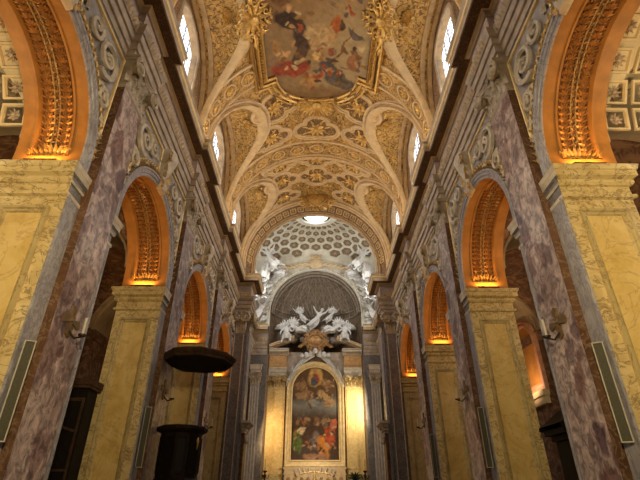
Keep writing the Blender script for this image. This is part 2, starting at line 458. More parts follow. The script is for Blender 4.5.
def make_pier(with_pilaster=True, name='pier', mjamb='yellow', mframe='yellow_vein'):
    t = thing(name, '', 'pier')
    b = MB(); b.box(-TH, 0, -1.3, 1.3, 0, ZI-.01)
    b.build('core', mframe, t, False)
    for sg in (-1, 1):
        mp = (lambda sg: lambda a, z, h: Vector((a, sg*(1.3+h), z)))(sg)
        b = MB(); rect_panel(b, -TH+.28, -.28, 1.5, 7.8, mp, .17, .09, 0, 1)
        b.build('jamb_panel', ['yellow_shaded', mjamb], t, False)
        b = MB(); b.box(-.02, .035, sg*.72, sg*1.29, .3, 8.2)
        # thin raised edge down the slab
        b.box(.035, .055, sg*1.22, sg*1.285, .3, 8.2)
        b.build('face_slab', 'gray', t, False)
    b = MB()
    prof = [(0, 8.12), (.09, 8.15), (.09, 8.24), (.02, 8.27), (.02, 8.50), (.08, 8.52), (.13, 8.58), (.13, 8.66), (.10, 8.68), (.12, 8.69), (.22, 8.74), (.22, 8.90), (.25, 8.92), (.29, ZI), (0, ZI)]
    b.sweep([(0, -1.3), (0, 1.3), (-TH, 1.3), (-TH, -1.3)], [(-d, z) for d, z in prof], lambda x, y, z: Vector((x*.55 if x > 0 else x, y, z)), True, 0)
    b.add([(0, -1.3, ZI), (0, 1.3, ZI), (-TH, 1.3, ZI), (-TH, -1.3, ZI)], [(0, 1, 2, 3)])
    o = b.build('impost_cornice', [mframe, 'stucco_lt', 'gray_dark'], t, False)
    for p in o.data.polygons:
        if p.center.x > .004 and abs(p.center.y) < 1.2 and p.center.z < ZI-.002:
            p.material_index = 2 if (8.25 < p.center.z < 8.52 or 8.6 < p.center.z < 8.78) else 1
    b = MB(); b.box(-TH-.1, .12, -1.4, 1.4, 0, 1.0); b.box(-TH-.06, .08, -1.36, 1.36, 1.0, 1.15)
    b.build('plinth', 'gray_dark', t, False)
    if with_pilaster:
        b = MB(); b.box(0, .25, -.72, .72, 1.1, 12.72)
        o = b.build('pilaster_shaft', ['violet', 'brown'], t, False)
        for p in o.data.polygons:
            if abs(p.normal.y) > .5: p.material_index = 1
        b = MB(); b.box(0, .34, -.82, .82, 0, 1.05); b.box(0, .3, -.78, .78, 1.05, 1.2)
        b.build('pilaster_base', 'gray', t, False)
        capital(t, -.72, .72, 12.7, ZE, .25, wmap)
        b = MB(); b.box(0.0, .24, -.72, .72, 12.7, ZE)
    return t
PP = Proto(make_pier())
for sg, sd, rz in SIDES:
    for k in range(3):
        PP.place((sg*W, PC[k], 0), rz, f'{ORD[k]} yellow marble pier with violet marbled pilaster on the {sd} side of the nave', f'nave piers on the {sd}')
EP = Proto(make_pier(False, 'panelled_pier', 'yellow_shaded', 'yellow_shaded'))
for sg, sd, rz in SIDES:
    EP.place((sg*W, PC[3], 0), rz, f'last panelled pier at the chancel end of the {sd} arcade')

# ------------------------------------------------------------------ arcade arch
def make_arch():
    t = thing('arcade_arch', '', 'arch')
    z1 = .38
    # plain ochre strips and foot
    b = MB(); tt = [AL*i/64 for i in range(65)]
    inner = [x for x in tt if z1 < x < AL-z1]; inner = [z1]+inner+[AL-z1]
    for x0, x1 in ((-TH, -1.40), (-.32, 0)):
        b.rings([[amap(u, x0, 0), amap(u, x1, 0)] for u in tt])
    for lo, hi in ((0, z1), (AL-z1, AL)):
        b.rings([[amap(lo, -1.4, 0), amap(lo, -.32, 0)], [amap(hi, -1.4, 0), amap(hi, -.32, 0)]])
    band = b.build('intrados_band', 'intrados', t)
    # recessed panel with its moulding
    b = MB(); d = -.09
    b.sweep([(z1, -1.40), (AL-z1, -1.40), (AL-z1, -.32), (z1, -.32)], [(0, 0)], amap, True)
    pr = [(-1.40, 0), (-1.39, .04), (-1.33, .04), (-1.31, .0), (-1.28, d), (-.44, d), (-.41, 0), (-.39, .04), (-.33, .04), (-.32, 0)]
    b.rings([[amap(u, x, h) for x, h in pr] for u in inner], mi=0)
    for u in (inner[0], inner[-1]):
        b.add([amap(u, x, h) for x, h in pr], [tuple(range(len(pr)))], 0)
    panel = b.build('intrados_panel', ['intrados', 'intr_ground'], t)
    for p in panel.data.polygons:
        xs = [panel.data.vertices[i].co.x for i in p.vertices]
        if min(xs) < -1.2 and max(xs) > -.5: p.material_index = 1
    mp = lambda a, x, h: amap(a, x, h+d)
    n = 46; L = AL-2*z1
    for x in (-1.10, -.62):
        b = MB()
        for i in range(n):
            a = z1+.12+(L-.24)*(i+.5)/n
            sgn = 1 if a < AL/2 else -1
            an = 0 if sgn > 0 else PI
            b.leaf(a-sgn*.10, x, an, .20, .09, .09, mp)
            for dq in (.55, 1.15):
                b.leaf(a-sgn*.09, x, an+dq, .20, .085, .08, mp); b.leaf(a-sgn*.09, x, an-dq, .20, .085, .08, mp)
        b.build('leaf_band', 'gilt_in', t)
    b = MB()
    for x in (-.93, -.79):
        b.tube([mp(z1+.1+(L-.2)*i/60, x, .03) for i in range(61)], .022, 5)
    for i in range(70):
        a = z1+.15+(L-.3)*i/69; b.leaf(a-.04, -.86, (.6 if i % 2 else -.6), .1, .05, .05, mp)
    b.build('bead_rib', 'gilt_dk', t)
    for e, a, an in ((0, z1+.05, 0), (1, AL-z1-.05, PI)):
        b = MB()
        for k in range(9):
            x = -1.22+.09*k; ph = (k-4)*.17
            b.leaf(a, x, an+(ph if an == 0 else -ph)*1.3, .34-.012*abs(k-4), .13, .16, mp)
        b.tube([mp(a+(.0 if an == 0 else 0), -1.25+.78*i/8, .05) for i in range(9)], .035, 6)
        b.build('foot_shell', 'gilt', t)
    # archivolt on the nave face
    b = MB()
    prof = [(2.6, 0), (2.6, .05), (2.70, .05), (2.72, .085), (2.84, .085), (2.86, .115), (2.93, .12), (2.95, .05), (2.97, 0)]
    b.sweep(arch_pts(2.6), [(r-2.6, h) for r, h in prof], wmap)
    b.build('archivolt', 'gray', t)
    b = MB()
    b.sweep(arch_pts(2.97), [(0, 0), (.01, .04), (.19, .04), (.2, 0)], wmap, mi=0)
    for i in range(84):
        u = (i+.5)/84; a = PI-PI*u
        b.leaf(3.07*cos(a), ZA+3.07*sin(a), a+PI/2+(.75 if i % 2 else -.75)+(0 if u > .5 else PI), .2, .10, .15, wmap, 1)
    b.build('leaf_moulding', ['brown', 'gilt_dk'], t)
    # keystone console scroll
    b = MB()
    pr = [(12.05, .06), (12.1, .2), (12.3, .28), (12.6, .22), (13.0, .26), (13.4, .42), (13.7, .48), (13.95, .40)]
    rows = []
    for z, o in pr:
        w = .24+.1*(z-12)/2
        rows.append([Vector((0, -w, z)), Vector((o*.8, -w, z)), Vector((o, -w*.6, z)), Vector((o*1.12, 0, z)), Vector((o, w*.6, z)), Vector((o*.8, w, z)), Vector((0, w, z))])
    b.rings(rows); b.add(rows[0], [tuple(range(7))]); b.add(rows[-1], [tuple(range(7))])
    ky = b.build('keystone', 'stucco_lt', t)
    b = MB()
    for sg in (-1, 1):
        b.scroll(sg*.36, 13.55, .22, 1.6, PI/2, sg, lambda a, bb, h: wmap(a, bb, h+.34), .06, .02)
        b.scroll(sg*.30, 12.3, .15, 1.4, -PI/2, -sg, lambda a, bb, h: wmap(a, bb, h+.2), .045, .02)
        for k in range(3): b.leaf(sg*.1, 12.6+.3*k, PI/2-sg*.9, .4, .2, .16, lambda a, bb, h: wmap(a, bb, h+.16))
    b.leaf(0, 12.15, PI/2, .7, .3, .18, lambda a, bb, h: wmap(a, bb, h+.24))
    b.build('keystone_scrolls', 'gilt_dk', ky)
    return t
AP = Proto(make_arch())
for sg, sd, rz in SIDES:
    for k in range(4):
        AP.place((sg*W, BC[k], 0), rz, f'{ORD[k]} amber lit arcade arch with gilded leafwork soffit on the {sd} side', f'arcade arches on the {sd}')

# spandrel fields: gilded frame with scrollwork, one each side of every arch
def make_spandrel():
    t = thing('spandrel_panel', '', 'wall ornament')
    b = MB(); y1, zt = 3.02, 13.72
    r = 3.22; path = []
    a_lo = math.acos(min(1, y1/r)); n = 14
    y_in = .55; a_hi = math.acos(y_in/r)
    arc = [(r*cos(a_lo+(a_hi-a_lo)*i/n), ZA+r*sin(a_lo+(a_hi-a_lo)*i/n)) for i in range(n+1)]
    path = arc+[(y_in, zt), (y1, zt)]
    fr = [(0, 0), (0, .07), (.035, .09), (.07, .07), (.09, 0)]
    b.sweep(path, fr, wmap, True)
    b.build('gilded_frame', 'gilt_line', t)
    b = MB(); c = (2.2, 12.75)
    b.scroll(c[0], c[1], .62, 1.8, -PI*.6, 1, wmap, .10, .09)
    b.scroll(1.35, 13.05, .36, 1.5, PI*.2, -1, wmap, .075, .08)
    b.scroll(2.62, 11.55, .33, 1.5, PI*.5, 1, wmap, .075, .08)
    b.rosette(c[0], c[1], .25, .12, wmap, 7)
    for (y, z, a, l) in ((2.75, 13.3, 3.6, .5), (1.7, 13.45, 3.3, .5), (.9, 13.2, 3.6, .35), (2.7, 12.1, 4.4, .5), (2.85, 11.2, 4.6, .5), (1.75, 12.35, 3.9, .45), (2.3, 12.0, 5.2, .4), (2.9, 10.7, 4.7, .45), (1.9, 13.3, 5.6, .3)):
        b.leaf(y, z, a, l, .2, .14, wmap); b.leaf(y, z, a+.7, l*.7, .14, .1, wmap); b.leaf(y, z, a-.7, l*.7, .14, .1, wmap)
    b.build('scrollwork', 'stucco_lt', t)
    return t
def make_spandrel_m():
    t = make_spandrel()
    for c in children(t):
        for v in c.data.vertices: v.co.y = -v.co.y
    return t
S1 = Proto(make_spandrel()); S2 = Proto(make_spandrel_m())
for sg, sd, rz in SIDES:
    for k in range(4):
        for s, far in ((S1, sg < 0), (S2, sg > 0)):
            s.place((sg*W, BC[k], 0), rz, f'grey scrollwork spandrel in gilded frame, {"far" if far else "near"} shoulder of the {ORD[k]} {sd} arch', 'scrollwork spandrels')

# ------------------------------------------------------------------ entablature (continuous trim), one per side
def entab_path(base):
    """plan path in (distance out from the side wall, y): out=0 nave wall, steps forward over each pilaster"""
    p = [(0, YB)]
    for c in PC[:3]:
        p += [(0, c-.8), (.25, c-.8), (.25, c+.8), (0, c+.8)]
    p += [(0, 32.6), (W-CD, 32.6), (W-CD, 34.2), (W-CW, 34.2), (W-CW, 44.2), (W-4.8, 44.2)]
    return p
def entablature(sg, name):
    path = entab_path(0)
    mp = lambda o, y, z: Vector((sg*(W-o), y, z))
    P = lambda pr: [(-d, z) for d, z in pr]
    b = MB()
    b.sweep(path, P([(0, 14.0), (.05, 14.0), (.05, 14.27), (.12, 14.28), (.13, 14.34), (.13, 14.58), (.20, 14.59), (.21, 14.66), (.21, 14.88), (.26, 14.89), (.34, 15.05), (.36, 15.2), (.05, 15.21)]), mp)
    root = struct(b.build(name, 'stucco', None, False))
    b = MB(); b.sweep(path, P([(.05, 15.2), (.05, 15.34), (.07, 15.36), (.07, 15.62), (.05, 15.64), (.05, 16.2)]), mp)
    o = b.build('frieze', ['frieze', 'leafgilt'], root, False)
    for p in o.data.polygons:
        if 15.36 < p.center.z < 15.63: p.material_index = 1
    b = MB(); b.sweep(path, P([(.05, 16.2), (.12, 16.22), (.2, 16.34), (.2, 16.38), (.24, 16.42)]), mp)
    b.sweep(path, P([(.60, 16.42), (.60, 16.40), (.66, 16.40), (.66, 16.66)]), mp, mi=0)
    b.sweep(path, P([(.72, 16.80), (.78, 16.95), (0, 16.96)]), mp, mi=0)
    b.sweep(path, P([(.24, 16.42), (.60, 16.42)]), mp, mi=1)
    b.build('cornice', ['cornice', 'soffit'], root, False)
    b = MB(); b.sweep(path, P([(.66, 16.66), (.69, 16.68), (.72, 16.80)]), mp)
    b.sweep(path, P([(.2, 16.36), (.235, 16.37), (.235, 16.42)]), mp)
    b.build('gilt_moulding', 'gilt_line', root, False)
    # leaf row along the foot of the frieze
    b = MB(); y = 6.0
    while y < 32.4:
        o = .25 if any(abs(y-c) < .78 for c in PC[:3]) else 0
        q = (lambda o: lambda a, z, h: mp(o+.07+h, a, z))(o)
        b.leaf(y, 15.38, PI/2+.5, .26, .14, .07, q); b.leaf(y+.1, 15.38, PI/2-.5, .26, .14, .07, q)
        y += .3
    b.build('frieze_leaves', 'gilt_dk', root)
    b = MB(); y = 6.0
    while y < 32.4:
        o = .25 if any(abs(y-c) < .78 for c in PC[:3]) else 0
        q = (lambda o: lambda a, z, h: mp(o+.27+.1*(z-14.9)/.3+h, a, z))(o)
        b.leaf(y, 14.9, PI/2, .27, .15, .06, q)
        y += .19
    b.build('architrave_leaves', 'gilt_dk', root)
    return root
entablature(-1, 'trim_1'); entablature(1, 'trim_2')

# ------------------------------------------------------------------ nave vault with lunettes
LA, LB = 3.1, 4.8
LQ = 2.65
def zl(dy): return ZC+LB*max(0, 1-abs(dy/LA)**LQ)**(1/LQ)
XL = W+.15          # window wall plane
b = MB()
def vault_cols(ys, th0):
    n = 26; rows = []
    for y, t0 in zip(ys, th0):
        rows.append([Vector((RV*sin(-t0+2*t0*i/n), y, ZC+RV*cos(-t0+2*t0*i/n))) for i in range(n+1)])
    b.rings(rows, mi=0)
vault_cols([YB, 2.7+.8], [PI/2, PI/2])
for bc in BC:
    vault_cols([bc-3.9, bc-LA], [PI/2, PI/2]); vault_cols([bc+LA, bc+3.9 if bc < 30 else YV], [PI/2, PI/2])
    dys = [LA*cos(PI-PI*i/32) for i in range(33)]
    vault_cols([bc+d for d in dys], [math.acos(min(1, (zl(d)-ZC)/RV)) for d in dys])
    for sg in (-1, 1):
        rows = []
        for d in dys:
            z = zl(d); xv = sqrt(max(0, RV*RV-(z-ZC)**2))
            rows.append([Vector((sg*(xv+(XL-xv)*i/4), bc+d, z+.0)) for i in range(5)])
        b.rings(rows, mi=1)
        for d in (-LA, LA):     # sides of the recess
            b.add([(sg*W, bc+d, ZT), (sg*XL, bc+d, ZT), (sg*XL, bc+d, ZC), (sg*W, bc+d, ZC)], [(0, 1, 2, 3)], 2)
struct(b.build('ceiling', ['goldfield', 'goldfield', 'cream_dk'], angle=.5))

# window walls behind the lunettes
HW, ZW0, ZW1, RISE = 1.45, 17.3, 21.75, .75
def ztop(d): return ZW1+RISE*sqrt(max(0, 1-(d/HW)**2)) if abs(d) <= HW else ZW1
def lunette_wall(sg, name):
    b = MB()
    for bc in BC:
        ds = [-LA+(LA-HW)*(1-cos(PI/2*i/8)) for i in range(9)]
        for s2 in (-1, 1):
            b.rings([[Vector((sg*XL, bc+s2*d, ZT-.1)), Vector((sg*XL, bc+s2*d, zl(d)))] for d in ds], mi=0)
        ws = [HW*cos(PI-PI*i/20) for i in range(21)]
        b.rings([[Vector((sg*XL, bc+d, ztop(d))), Vector((sg*XL, bc+d, zl(d)))] for d in ws], mi=0)
        b.rings([[Vector((sg*XL, bc+d, ZT-.1)), Vector((sg*XL, bc+d, ZW0))] for d in (-HW, HW)], mi=0)
        # reveals
        loop = [(-HW, ZW0)]+[(d, ztop(d)) for d in ws]+[(HW, ZW0)]
        b.rings([[Vector((sg*XL, bc+d, z)), Vector((sg*(XL+.35), bc+d, z))] for d, z in loop], mi=1, loop=True)
    return struct(b.build(name, ['browncoffer', 'cream_dk'], smooth=False))
lunette_wall(-1, 'wall_upper_left'); lunette_wall(1, 'wall_upper_right')

nwin = 0
def window(sg, bc):
    global nwin
    nwin += 1
    ws = [HW*cos(PI-PI*i/20) for i in range(21)]
    mp = lambda a, z, h: Vector((sg*(XL+.02-h), bc+a, z))
    b = MB()
    loop = [(-HW, ZW0)]+[(d, ztop(d)) for d in ws]+[(HW, ZW0)]
    if sg < 0: pass
    b.sweep(loop, [(0, 0), (0, .1), (.12, .14), (.24, .1), (.28, 0)], mp, True)
    o = struct(b.build(f'window_{nwin}', 'cornice', None, False))
    b = MB(); g = lambda a, z, h: Vector((sg*(XL+.3-h), bc+a, z))
    b.rings([[g(d, ZW0, 0), g(d, ztop(d), 0)] for d in ws])
    b.build('glass', 'glass', o)
    b = MB()
    for i in range(1, 4): x = -HW+2*HW*i/4; b.tube([g(x, ZW0, .03), g(x, ztop(x), .03)], .024, 4)
    for i in range(1, 9): z = ZW0+.6*i; b.tube([g(-HW, z, .03), g(HW, z, .03)], .02, 4)
    b.build('glazing_bars', 'lead', o)
for sg in (-1, 1):
    for bc in BC: window(sg, bc)

# lunette mouldings and shells
def make_lunette():
    t = thing('lunette_moulding', '', 'vault moulding')
    def lm(d, e, h):     # along curve param d in angle; not a plane map
        pass
    # moulding along the groin, local: origin at (0, bay centre), +x to nave axis from wall => here x measured as -(distance from axis)
    def groin(a, off, h):
        """a 0..pi round the arch; off outwards over the vault, h below the vault surface"""
        d = -LA*cos(a); z = zl(d)
        dd = d*(1+off/LA); zz = ZC+(z-ZC)*(1+off/LB)
        r = RV-h
        q = min(r, max(0, zz-ZC)); x = sqrt(max(0, r*r-q*q))
        return Vector((-x, dd, ZC+q))
    b = MB(); N = 44; rows = []
    for i in range(N+1):
        a = PI*i/N
        rows.append([groin(a, o, h) for o, h in ((-.05, .0), (-.05, .2), (.0, .28), (.09, .3), (.13, .24), (.14, .05), (.24, .03), (.26, .15), (.30, .2), (.36, .18), (.38, .04), (.45, .02), (.46, 0))])
    b.rings(rows); b.build('groin_rib', 'cream', t)
    # inner bands on the lunette soffit, parallel to the wall
    b = MB()
    for x0, x1, h, mi in ((-5.95, -5.70, .1, 0), (-6.33, -6.1, .14, 0)):
        rows = []
        for i in range(N+1):
            a = PI*i/N; d = -LA*cos(a); z = zl(d); k = 1-h/LB; kk = 1-h/LA
            xv = -sqrt(max(0, RV*RV-(z-ZC)**2))
            e0 = min(x0, xv); e1 = min(x1, xv)
            rows.append([Vector((e0, d, z)), Vector((e0, d*kk, ZC+(z-ZC)*k)), Vector((e1, d*kk, ZC+(z-ZC)*k)), Vector((e1, d, z))])
        b.rings(rows)
    b.build('wall_band', 'cream_dk', t)
    # shell at the head of the lunette and rosettes down its soffit
    def soff(a, x, h):
        d = -LA*cos(a); z = zl(d)
        return Vector((x, d*(1-h/LA), ZC+(z-ZC)*(1-h/LB)))
    b = MB(); mp = lambda u, x, h: soff(PI/2+u/3.6, x, h)
    for k in range(9):
        an = PI/2+(k-4)*.32
        b.leaf(0, -4.95, an, .7, .24, .2, mp)
    b.blob(soff(PI/2, -4.95, .1), .12, 8, 5)
    b.build('shell', 'gilt', t)
    for sgn in (-1, 1):
        for u, x in ((1.3, -4.75), (2.3, -5.1), (3.1, -5.4)):
            b = MB(); b.rosette(sgn*u, x, .27, .08, mp, 7); b.build('rosette', 'gilt', t)
        for u in (.75, 1.8, 2.75):
            b = MB(); b.leaf(sgn*u, -4.8-.12*u, -PI/2+sgn*.5, .35, .18, .09, mp); b.leaf(sgn*u, -4.8-.12*u, PI/2+sgn*.9, .3, .16, .09, mp)
            b.build('leaf_spray', 'gilt', t)
    return t
LP = Proto(make_lunette())
for sg, sd, rz in SIDES:
    for k in range(4):
        LP.place((0, BC[k], 0), rz, f'cream moulded lunette arch with gilded shell over the {ORD[k]} {sd} clerestory window', 'lunettes of the nave vault')

# transverse ribs with oval medallions
def make_rib():
    t = thing('vault_rib', '', 'vault rib')
    smax = RV*PI/2
    N = 60; b = MB(); hw = .82
    prof = [(-hw, 0), (-hw, .12), (-hw+.05, .16), (-hw+.13, .16), (-hw+.16, .09), (hw-.16, .09), (hw-.13, .16), (hw-.05, .16), (hw, .12), (hw, 0)]
    rows = []
    for i in range(N+1):
        s = -smax+2*smax*i/N; rows.append([vmap(s, y, h) for y, h in prof])
    for x, z in ((-1, ZT), (1, ZT)):
        pass
    low = [[Vector((-(RV-h), y, ZT)) for y, h in prof]]; hi = [[Vector(((RV-h), y, ZT)) for y, h in prof]]
    b.rings(low+rows+hi)
    rib = b.build('rib_band', ['cream', 'goldfield'], t)
    for p in rib.data.polygons:
        ys = [rib.data.vertices[i].co.y for i in p.vertices]
        if max(ys)-min(ys) > .8: p.material_index = 1
    n = 13
    for k in range(n):
        s = -smax*.93+2*smax*.93*k/(n-1)
        b = MB(); q = lambda a, bb, h: vmap(a, bb, h+.09)
        el = [(s+.56*cos(2*PI*i/20), .44*sin(2*PI*i/20)) for i in range(20)]
        b.sweep(el, [(0, 0), (0, .07), (.05, .09), (.1, .05), (.1, 0)], q, True)
        fr = b.build('oval_medallion', 'cream', t)
        b = MB(); b.rosette(s, 0, .36, .09, q, 8)
        b.build('rosette', 'gilt', fr)
    return t
RP = Proto(make_rib())
for k, nm in ((0, 'first transverse vault rib with oval medallions, passing above the near end of the painting'), (1, 'transverse vault rib with oval medallions running behind the ceiling painting'), (2, 'full transverse vault rib with oval medallions beyond the ceiling painting')):
    RP.place((0, PC[k], 0), 0, nm, 'transverse ribs of the nave vault')

# quatrefoil strapwork panels
def quatre(s, y, rs, ry, label, lo=-99, hi=99, name='stucco_quatrefoil'):
    pts = []
    N = 48
    for i in range(N):
        a = 2*PI*i/N
        r = 1-.17*(abs(cos(2*a))**.6*-1+1)      # lobed outline
        r = .77+.23*abs(cos(2*a))**.7
        pts.append((s+rs*r*cos(a), max(lo, min(hi, y+ry*r*sin(a)))))
    t = thing(name, label, 'vault ornament', (0, 0, 0), 0, 'quatrefoil panels of the nave vault')
    b = MB(); b.sweep(pts, [(-.05, 0), (-.05, .10), (.02, .16), (.11, .16), (.15, .08), (.22, .08), (.25, .12), (.30, .10), (.31, 0)], vmap, True)
    b.build('strapwork_frame', 'cream', t)
    b = MB()
    q = []
    for i in range(N):
        p = pts[i]; q.append(vmap(s+(p[0]-s)*.8, y+(p[1]-y)*.8, .02))
    b.add([vmap(s, max(lo+.2, min(hi-.2, y)), .02)]+q, [(0, 1+i, 1+(i+1) % N) for i in range(N)])
    b.build('ground', 'browncoffer', t)
    yc = max(lo+.35, min(hi-.35, y))
    b = MB(); b.rosette(s, yc, min(rs, ry)*.5, .14, lambda a, bb, h: vmap(a, bb, h+.02), 9)
    for k in range(8):
        a = 2*PI*(k+.5)/8; yy = y+ry*.62*sin(a)
        if lo+.1 < yy < hi-.1: b.leaf(s+rs*.3*cos(a), yc+(yy-yc)*.45, a, min(rs, ry)*.42, .22, .1, vmap)
    b.build('rosette', 'gilt', t)
def sidew(s): return 'left' if s < 0 else 'right'
for s in (-2.95, 2.95):
    quatre(s, 21.5, 1.75, 1.3, f'large quatrefoil panel on the {sidew(s)} beside the rounded end of the ceiling painting')
quatre(0, 24.2, 1.75, 1.45, 'clipped quatrefoil panel at the crown between the painting shell and the full rib', 22.6, 25.1)
for s in (-3.4, 3.4): quatre(s, 24.2, 1.6, 1.25, f'clipped quatrefoil panel {sidew(s)} of the crown against the full rib', 22.9, 25.1)
for s, w in ((0, 'at the crown'), (-3.0, 'left of the crown'), (3.0, 'right of the crown')):
    quatre(s, 27.25, 1.62, 1.15, f'half quatrefoil panel {w} springing from the chancel side of the full rib', 27.1)
    quatre(s, 29.5, 1.62, 1.25, f'whole quatrefoil panel {w} midway between full rib and gilded shield')
for s in (-2.95, 2.95): quatre(s, 31.75, 1.55, 1.15, f'lower quatrefoil panel {sidew(s)} of the gilded shield above the chancel arch')
# loose gilded leaves filling the ground between the panels
b = MB()
rnd = random.Random(3)
for i in range(420):
    y = rnd.uniform(20.5, 33); s = rnd.uniform(-5.2, 5.2)
    b.leaf(s, y, rnd.uniform(0, 2*PI), rnd.uniform(.22, .4), .17, .09, vmap)
tag(b.build('stucco_leaves', 'gilt'), 'small gilded stucco leaves strewn over the ground of the nave vault', 'vault ornament', None, 'stuff')

# ------------------------------------------------------------------ ceiling painting
def paint(blobs, base, a, b2, seed):
    """colour at picture coordinates a,b2 from soft-edged patches; blobs: (a,b,ra,rb,rot,colour)"""
    w = Vector((a*1.3+seed, b2*1.3, seed)); wv = noise.noise_vector(w)*.22+noise.noise_vector(w*2.6)*.12+noise.noise_vector(w*6.0)*.035
    x, y = a+wv.x, b2+wv.y
    c = Vector(base(x, y))
    for (ca, cb, ra, rb, ro, cc) in blobs:
        dx, dy = x-ca, y-cb
        if abs(dx) > 1.25*max(ra, rb) or abs(dy) > 1.25*max(ra, rb): continue
        u = (dx*cos(ro)+dy*sin(ro))/ra; v = (-dx*sin(ro)+dy*cos(ro))/rb
        d = u*u+v*v
        if d < 1.5:
            k = max(0, min(1, (1.25-d)*2.2))
            sh = 1+.5*noise.noise(Vector((x*5+seed, y*5, ca)))
            c = c.lerp(Vector(cc)*sh, k)
    g = (1+.12*noise.noise(Vector((x*6, y*6, seed))))*.78
    return (max(0, c.x*g), max(0, c.y*g*.84), max(0, c.z*g*.6))
FY = 14.6; FS, FE, LS, LE = 3.36, 4.2, 2.72, 2.3
def fend(s): return FE+(LE*sqrt(max(0, 1-(s/LS)**2)) if abs(s) < LS else 0)
fr = thing('ceiling_painting', 'large framed painting with rounded end on the nave vault', 'painting', (0, FY, ZC+RV-.3))
off = Vector((0, FY, ZC+RV-.3))
fm = lambda s, y, h: vmap(s, FY+y, h)-off
b = MB(); b.col = []
ss = sorted(set([-FS+2*FS*i/130 for i in range(131)]+[-LS, LS, -LS-.002, LS+.002]))
NB = 230
BL = [(-1.6, .8, .95, .55, .5, (.07, .055, .06)), (-.9, 1.9, .6, .9, -.3, (.09, .07, .075)), (-1.9, -1.0, .8, .9, 0, (.20, .12, .08)),
      (-1.75, 3.9, 1.25, .62, .1, (.36, .10, .08)), (-2.5, 2.4, .38, .6, 0, (.42, .28, .16)), (-.35, 4.9, .75, .34, -.5, (.52, .34, .19)),
      (.05, 3.2, .42, .35, 0, (.72, .58, .36)), (.15, 2.6, .3, .3, 0, (.50, .20, .14)), (.75, 4.1, .5, 1.0, -.4, (.13, .14, .19)), (1.5, 4.9, 1.0, .5, .2, (.17, .16, .17)),
      (1.05, 1.2, .36, .62, .3, (.46, .17, .08)), (2.3, 1.5, .55, .25, .5, (.16, .14, .18)), (2.35, 3.3, .42, .6, .3, (.36, .20, .14)), (1.6, 2.4, .05, 1.6, .35, (.20, .12, .08)),
      (1.7, -.8, .55, .5, 0, (.50, .33, .22)), (2.6, -1.4, .5, .4, 0, (.42, .20, .14)), (.3, -.9, .65, .4, .4, (.24, .18, .17)), (-.3, -2.2, .9, .5, 0, (.5, .36, .22)),
      (1.2, -3.2, 1.0, .7, .3, (.3, .2, .2)), (-1.5, -3.4, 1.0, .7, -.3, (.42, .24, .16)), (0, -4.6, 1.4, .7, 0, (.33, .28, .28)), (-1.0, 3.0, .35, .8, .4, (.12, .09, .09)), (.2, 1.9, .95, .8, 0, (.56, .46, .33))]
def fbase(x, y):
    t = max(0, min(1, (y+1.5)/3)); u = max(0, min(1, (x+2)/4))
    a = Vector((.34, .20, .11)).lerp(Vector((.44, .34, .24)), u); c = Vector((.34, .27, .20)).lerp(Vector((.50, .44, .34)), u)
    r = a.lerp(c, t)
    if y > 5.2: r = r.lerp(Vector((.30, .22, .15)), min(1, (y-5.2)*2))
    return r
rp = random.Random(21)
PAL = [(.50, .33, .21), (.58, .42, .28), (.40, .13, .09), (.15, .15, .20), (.26, .17, .11), (.11, .085, .08), (.60, .52, .40), (.36, .25, .14), (.30, .22, .22)]
for cx, cy, n in ((-2.0, -1.2, 10), (1.9, -1.2, 16), (-1.9, 3.2, 12), (-.2, 4.3, 16), (1.2, 4.2, 14), (2.4, 3.0, 14), (.2, 2.7, 14), (1.6, .4, 10), (-1.2, 1.6, 10), (0, -2.6, 16), (-1.6, -3.6, 12), (1.6, -3.6, 12), (0, -5.0, 12)):
    for _ in range(n):
        BL.append((cx+rp.gauss(0, .6), cy+rp.gauss(0, .5), rp.uniform(.1, .32), rp.uniform(.07, .18), rp.uniform(0, 3.1), rp.choice(PAL)))
rows = []
for s in ss:
    e = fend(s); row = []
    for j in range(NB+1):
        y = -e+2*e*j/NB; row.append(fm(s, y, .24)); b.col.append(paint(BL, fbase, s, y, 1.7))
    rows.append(row)
b.rings(rows); b.build('picture', 'fresco', fr)
out = [(-FS, -FE), (-LS-.02, -FE)]+[(LS*cos(PI+PI*i/28), -FE+LE*sin(PI+PI*i/28)) for i in range(29)]+[(LS+.02, -FE), (FS, -FE), (FS, FE), (LS+.02, FE)]+[(LS*cos(PI*i/28), FE+LE*sin(PI*i/28)) for i in range(29)]+[(-LS-.02, FE), (-FS, FE)]
b = MB()
b.sweep(out, [(.06, .22), (.05, .38), (-.05, .44), (-.10, .32), (-.11, .24), (-.29, .24), (-.30, .36), (-.40, .42), (-.44, .30), (-.45, .12), (-.6, .12), (-.61, .28), (-.72, .28), (-.74, 0)], fm, True)
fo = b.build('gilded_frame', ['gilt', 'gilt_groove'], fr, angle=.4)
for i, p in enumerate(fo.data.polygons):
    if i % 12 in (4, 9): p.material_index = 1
b = MB()
def along(path, step):
    res = []; n = len(path); acc = 0
    for i in range(n):
        a = Vector(path[i]); c = Vector(path[(i+1) % n]); L = (c-a).length
        d = (c-a)/L if L > 1e-6 else Vector((1, 0))
        while acc < L: res.append((a+d*acc, d)); acc += step
        acc -= L
    return res
for p, d in along(out, .2):
    nn = Vector((-d.y, d.x)); q = p-nn*.2
    b.leaf(q.x-d.x*.1, q.y-d.y*.1, math.atan2(d.y, d.x)+.5, .22, .15, .14, lambda a, bb, h: fm(a, bb, h+.25))
b.build('frame_leaves', 'gilt', fo)
def medallion(b, s, y, r, mp, n=11):
    b.rosette(s, y, r, .2, mp, n)
    for k in range(12):
        a = 2*PI*k/12+.2
        b.scroll(s+r*.95*cos(a), y+r*.95*sin(a), r*.28, 1.2, a, 1 if k % 2 else -1, mp, r*.07, .06)
        b.leaf(s+r*.8*cos(a+.25), y+r*.8*sin(a+.25), a+.25, r*.5, r*.28, .14, mp)
